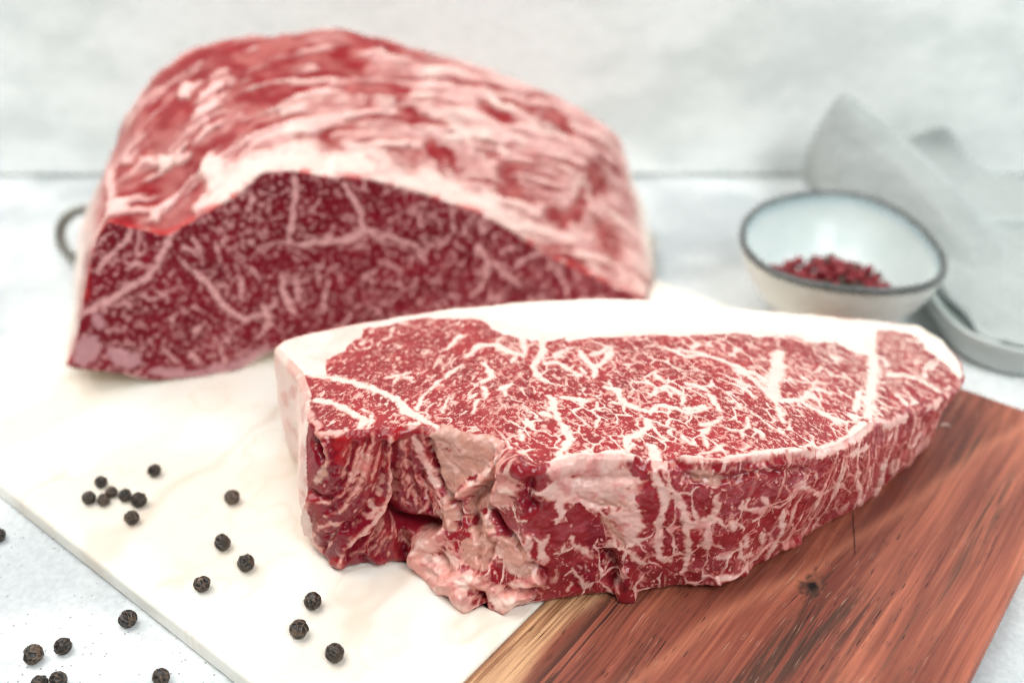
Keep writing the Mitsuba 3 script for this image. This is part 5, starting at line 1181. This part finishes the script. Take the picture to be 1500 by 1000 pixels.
def wrinkled(seed, r, depth, cells, sub=4):
    """A dried peppercorn: a sphere with a net of ridges between sunken fields. uv.x = ridge height."""
    rng = np.random.default_rng(seed)
    m = trimesh.creation.icosphere(subdivisions=sub)
    v = np.array(m.vertices)
    pts = rng.normal(size=(cells, 3))
    pts /= np.linalg.norm(pts, axis=1, keepdims=True)
    w = v + 0.22 * (np.column_stack([nz(v, 0.5, seed + k, 2) for k in range(3)]) - 0.5)
    d, _ = cKDTree(pts).query(w, k=2)
    edge = (d[:, 1] - d[:, 0])
    ridge = np.exp(-(edge / 0.13) ** 2)
    h = 1 + depth * (ridge - 0.6) + 0.10 * (nz(v, 0.7, seed + 4, 2) - 0.5)
    sq = rng.uniform(0.92, 1.06, 3)
    return (v * h[:, None] * sq) * r * MM, np.array(m.faces), ridge


pepper_kinds = []
for k in range(7):
    v, f, ridge = wrinkled(400 + k, 2.45, 0.16, 26 + 3 * k)
    brown = [0.15, 0.6, 1.0, 0.3, 0.9, 0.1, 0.5][k]
    pepper_kinds.append(mikit.ply((v, f), "peppercorn_skin", smooth=True, uv=np.column_stack([ridge, np.full(len(v), brown)])))

for k, (x, y, base, r, kind, spin, text) in enumerate(PEPPERS):
    key = "peppercorn" + (f"_{k:03d}" if k else "")
    s = r / 2.45
    scene[key] = {**pepper_kinds[kind], "to_world": T().translate([x * MM, y * MM, (base + r * 0.94) * MM]).rotate([0.3, 0.5, 0.8], spin).scale(s)}
    labels[key] = {"label": text, "category": "peppercorn", "group": "black peppercorns scattered on board and table"}

# the heap of red berries in the bowl, each one a thing
rng = np.random.default_rng(77)
berry_kinds = []
for k in range(4):
    v, f, ridge = wrinkled(500 + k, 2.0, 0.16, 12, 3)
    berry_kinds.append(mikit.ply((v, f), "berry_skin", smooth=True, uv=np.column_stack([ridge, np.full(len(v), [0.2, 0.4, 0.5, 0.85][k])])))
heap = []


def unit(rng):
    v = rng.normal(size=3)
    return (v / np.linalg.norm(v)).tolist()


for lay in range(7):
    zz = 7.4 + 2.3 * lay
    rad = [14, 20, 24.5, 26, 22, 14, 6][lay]
    for _ in range(500):
        a, q = rng.uniform(0, 2 * math.pi), rad * math.sqrt(rng.uniform())
        p = np.array([bowl_c[0] + BERRY_SHIFT[0] + q * math.cos(a), bowl_c[1] + BERRY_SHIFT[1] + 0.8 * q * math.sin(a), zz + rng.uniform(-0.7, 0.7) - 0.0])
        if all(np.linalg.norm(p - h) > 3.7 for h in heap):
            heap.append(p)
order = sorted(range(len(heap)), key=lambda i: -heap[i][2])
keep = [heap[i] for i in order if True]
for k, p in enumerate(keep):
    key = "red_peppercorn" + (f"_{k:03d}" if k else "")
    kind = int(rng.choice([0, 1, 2, 3], p=[0.33, 0.27, 0.22, 0.18]))
    scene[key] = {**berry_kinds[kind], "to_world": T().translate((p * MM).tolist()).rotate(unit(rng), rng.uniform(0, 360)).scale(rng.uniform(0.88, 1.12))}
    labels[key] = {"label": "small red peppercorn in the heap inside the ceramic bowl", "category": "peppercorn", "group": "red peppercorns heaped in the bowl"}

# ---------------------------------------------------------------- grey dish and napkin


def build_dish():
    core = shapely.box(232 - 36, 362 - 27, 232 + 36, 362 + 27)
    V, n = [], 320
    for inset, z in ((9, 0.4), (7.5, 0.5), (6, 1.6), (3.6, 5), (1.6, 9.5), (0.3, 13.2), (0, 14.4), (0.5, 15.3), (1.4, 15.6), (2.4, 15.1), (3.2, 13.4), (4.6, 9.6), (7.5, 5.8), (11, 4.4), (20, 4.0)):
        L = core.buffer(30 - inset, quad_segs=32).exterior
        V.append(np.array([[*L.interpolate(k / n, normalized=True).coords[0], z] for k in range(n)]))
    m = len(V)
    c = np.array([[232, 362, 4.0], [232, 362, 0.4]])
    V = np.vstack(V + [c])
    i = np.arange(n)
    F = np.vstack([grid_faces(m, n), np.column_stack([(m - 1) * n + i, (m - 1) * n + (i + 1) % n, np.full(n, m * n)]), np.column_stack([(i + 1) % n, i, np.full(n, m * n + 1)])])
    N = vertex_normals(V, F)
    if N[m * n, 2] < 0:
        F = F[:, ::-1]
    add("dish", (V * MM, F), "grey_glaze", smooth=50, label="shallow grey stoneware dish with a rounded corner under the napkin at the right", category="dish")


build_dish()


def build_napkin():
    C = np.array(NAPKIN_CURVES)  # curves x points x 3
    J, K, _ = C.shape
    C = PchipInterpolator(np.linspace(0, 1, K), C, axis=1)(np.linspace(0, 1, 260))
    u = np.r_[0, np.cumsum(np.linalg.norm(np.diff(C, axis=0), axis=2).mean(1))]
    G = PchipInterpolator(u / u[-1], C, axis=0)(np.linspace(0, 1, 300))
    m, n, _ = G.shape
    V = G.reshape(-1, 3)
    uu, vv = np.meshgrid(np.linspace(0, 0.2, n), np.linspace(0, u[-1] * MM, m))
    F = grid_faces(m, n, wrap=False)
    N = vertex_normals(V, F)
    hem = np.exp(-(((uu.ravel() * 1000 - 7) / 1.2) ** 2)) - 0.5 * np.exp(-(((uu.ravel() * 1000 - 4) / 2.0) ** 2))
    V = V + N * (2.6 * (nz(V, 22, 301, 3) - 0.5) + 1.6 * (np.abs(nz(V, 13, 305, 2) - 0.5) * 2 - 0.4) + 0.25 * (nz(V, 2.0, 303, 2) - 0.5) - 0.6 * hem)[:, None]
    if N[:, 2].sum() < 0:
        F, N = F[:, ::-1], -N
    V[:, 2] = np.maximum(V[:, 2], 7.5)
    off = V[:, :2] - bowl_c
    r = np.linalg.norm(off, axis=1)
    push = np.where(V[:, 2] < 60, np.maximum(0, 47.5 - r), 0)
    V[:, :2] += off / r[:, None] * push[:, None]
    W = V - N * 1.2
    W[:, 2] = np.maximum(W[:, 2], 5.9)
    k = m * n
    edge = np.r_[np.arange(n), np.arange(1, m) * n + n - 1, (m - 1) * n + np.arange(n - 2, -1, -1), np.arange(m - 2, 0, -1) * n]
    e2 = np.roll(edge, -1)
    Fe = np.vstack([np.column_stack([edge, edge + k, e2 + k]), np.column_stack([edge, e2 + k, e2])])
    add("napkin", (np.vstack([V, W]) * MM, np.vstack([F, F[:, ::-1] + k, Fe])), "linen", smooth=True, uv=np.tile(np.column_stack([uu.ravel(), vv.ravel()]), (2, 1)),
        label="pale grey linen napkin rising in a fold out of the dish behind the bowl", category="napkin")


build_napkin()

# ---------------------------------------------------------------- small things
g = trimesh.creation.torus(major_radius=0.0115, minor_radius=0.0023, major_sections=64, minor_sections=20)
g.apply_transform(trimesh.transformations.rotation_matrix(math.radians(62), (1, 0, 0)))
g.apply_transform(trimesh.transformations.rotation_matrix(math.radians(12), (0, 0, 1)))
g.apply_translation(np.array(RING_AT) * MM)
add("metal_ring", g, "dark_metal", label="dark metal ring leaning behind the left end of the roast", category="ring")


def strand(key, pts, r, bsdf, label, cat):
    P, _ = polyline_points(pts, 1.0)
    t = np.gradient(P, axis=0)
    t /= np.linalg.norm(t, axis=1, keepdims=True)
    s = np.cross(t, [0, 0, 1.0])
    s /= np.linalg.norm(s, axis=1, keepdims=True)
    b = np.cross(s, t)
    a = np.arange(8) / 8 * 2 * np.pi
    rad = r * np.clip(1.4 * np.sin(np.linspace(0.05, np.pi - 0.05, len(P))) + 0.15, 0, 1)
    V = P[:, None] + rad[:, None, None] * (np.cos(a)[None, :, None] * s[:, None] + np.sin(a)[None, :, None] * b[:, None])
    add(key, (V.reshape(-1, 3) * MM, grid_faces(len(P), 8)), {"type": "twosided", "b": scene[bsdf]}, smooth=True, label=label, category=cat)


strand("hair", HAIR, 0.10, "hair", "thin dark hair lying on the wood beside the right half of the steak", "hair")
strand("meat_shred", SHRED, 0.34, "pale_scrap", "tiny white shred lying on the wood by the right tip of the steak", "meat scrap")
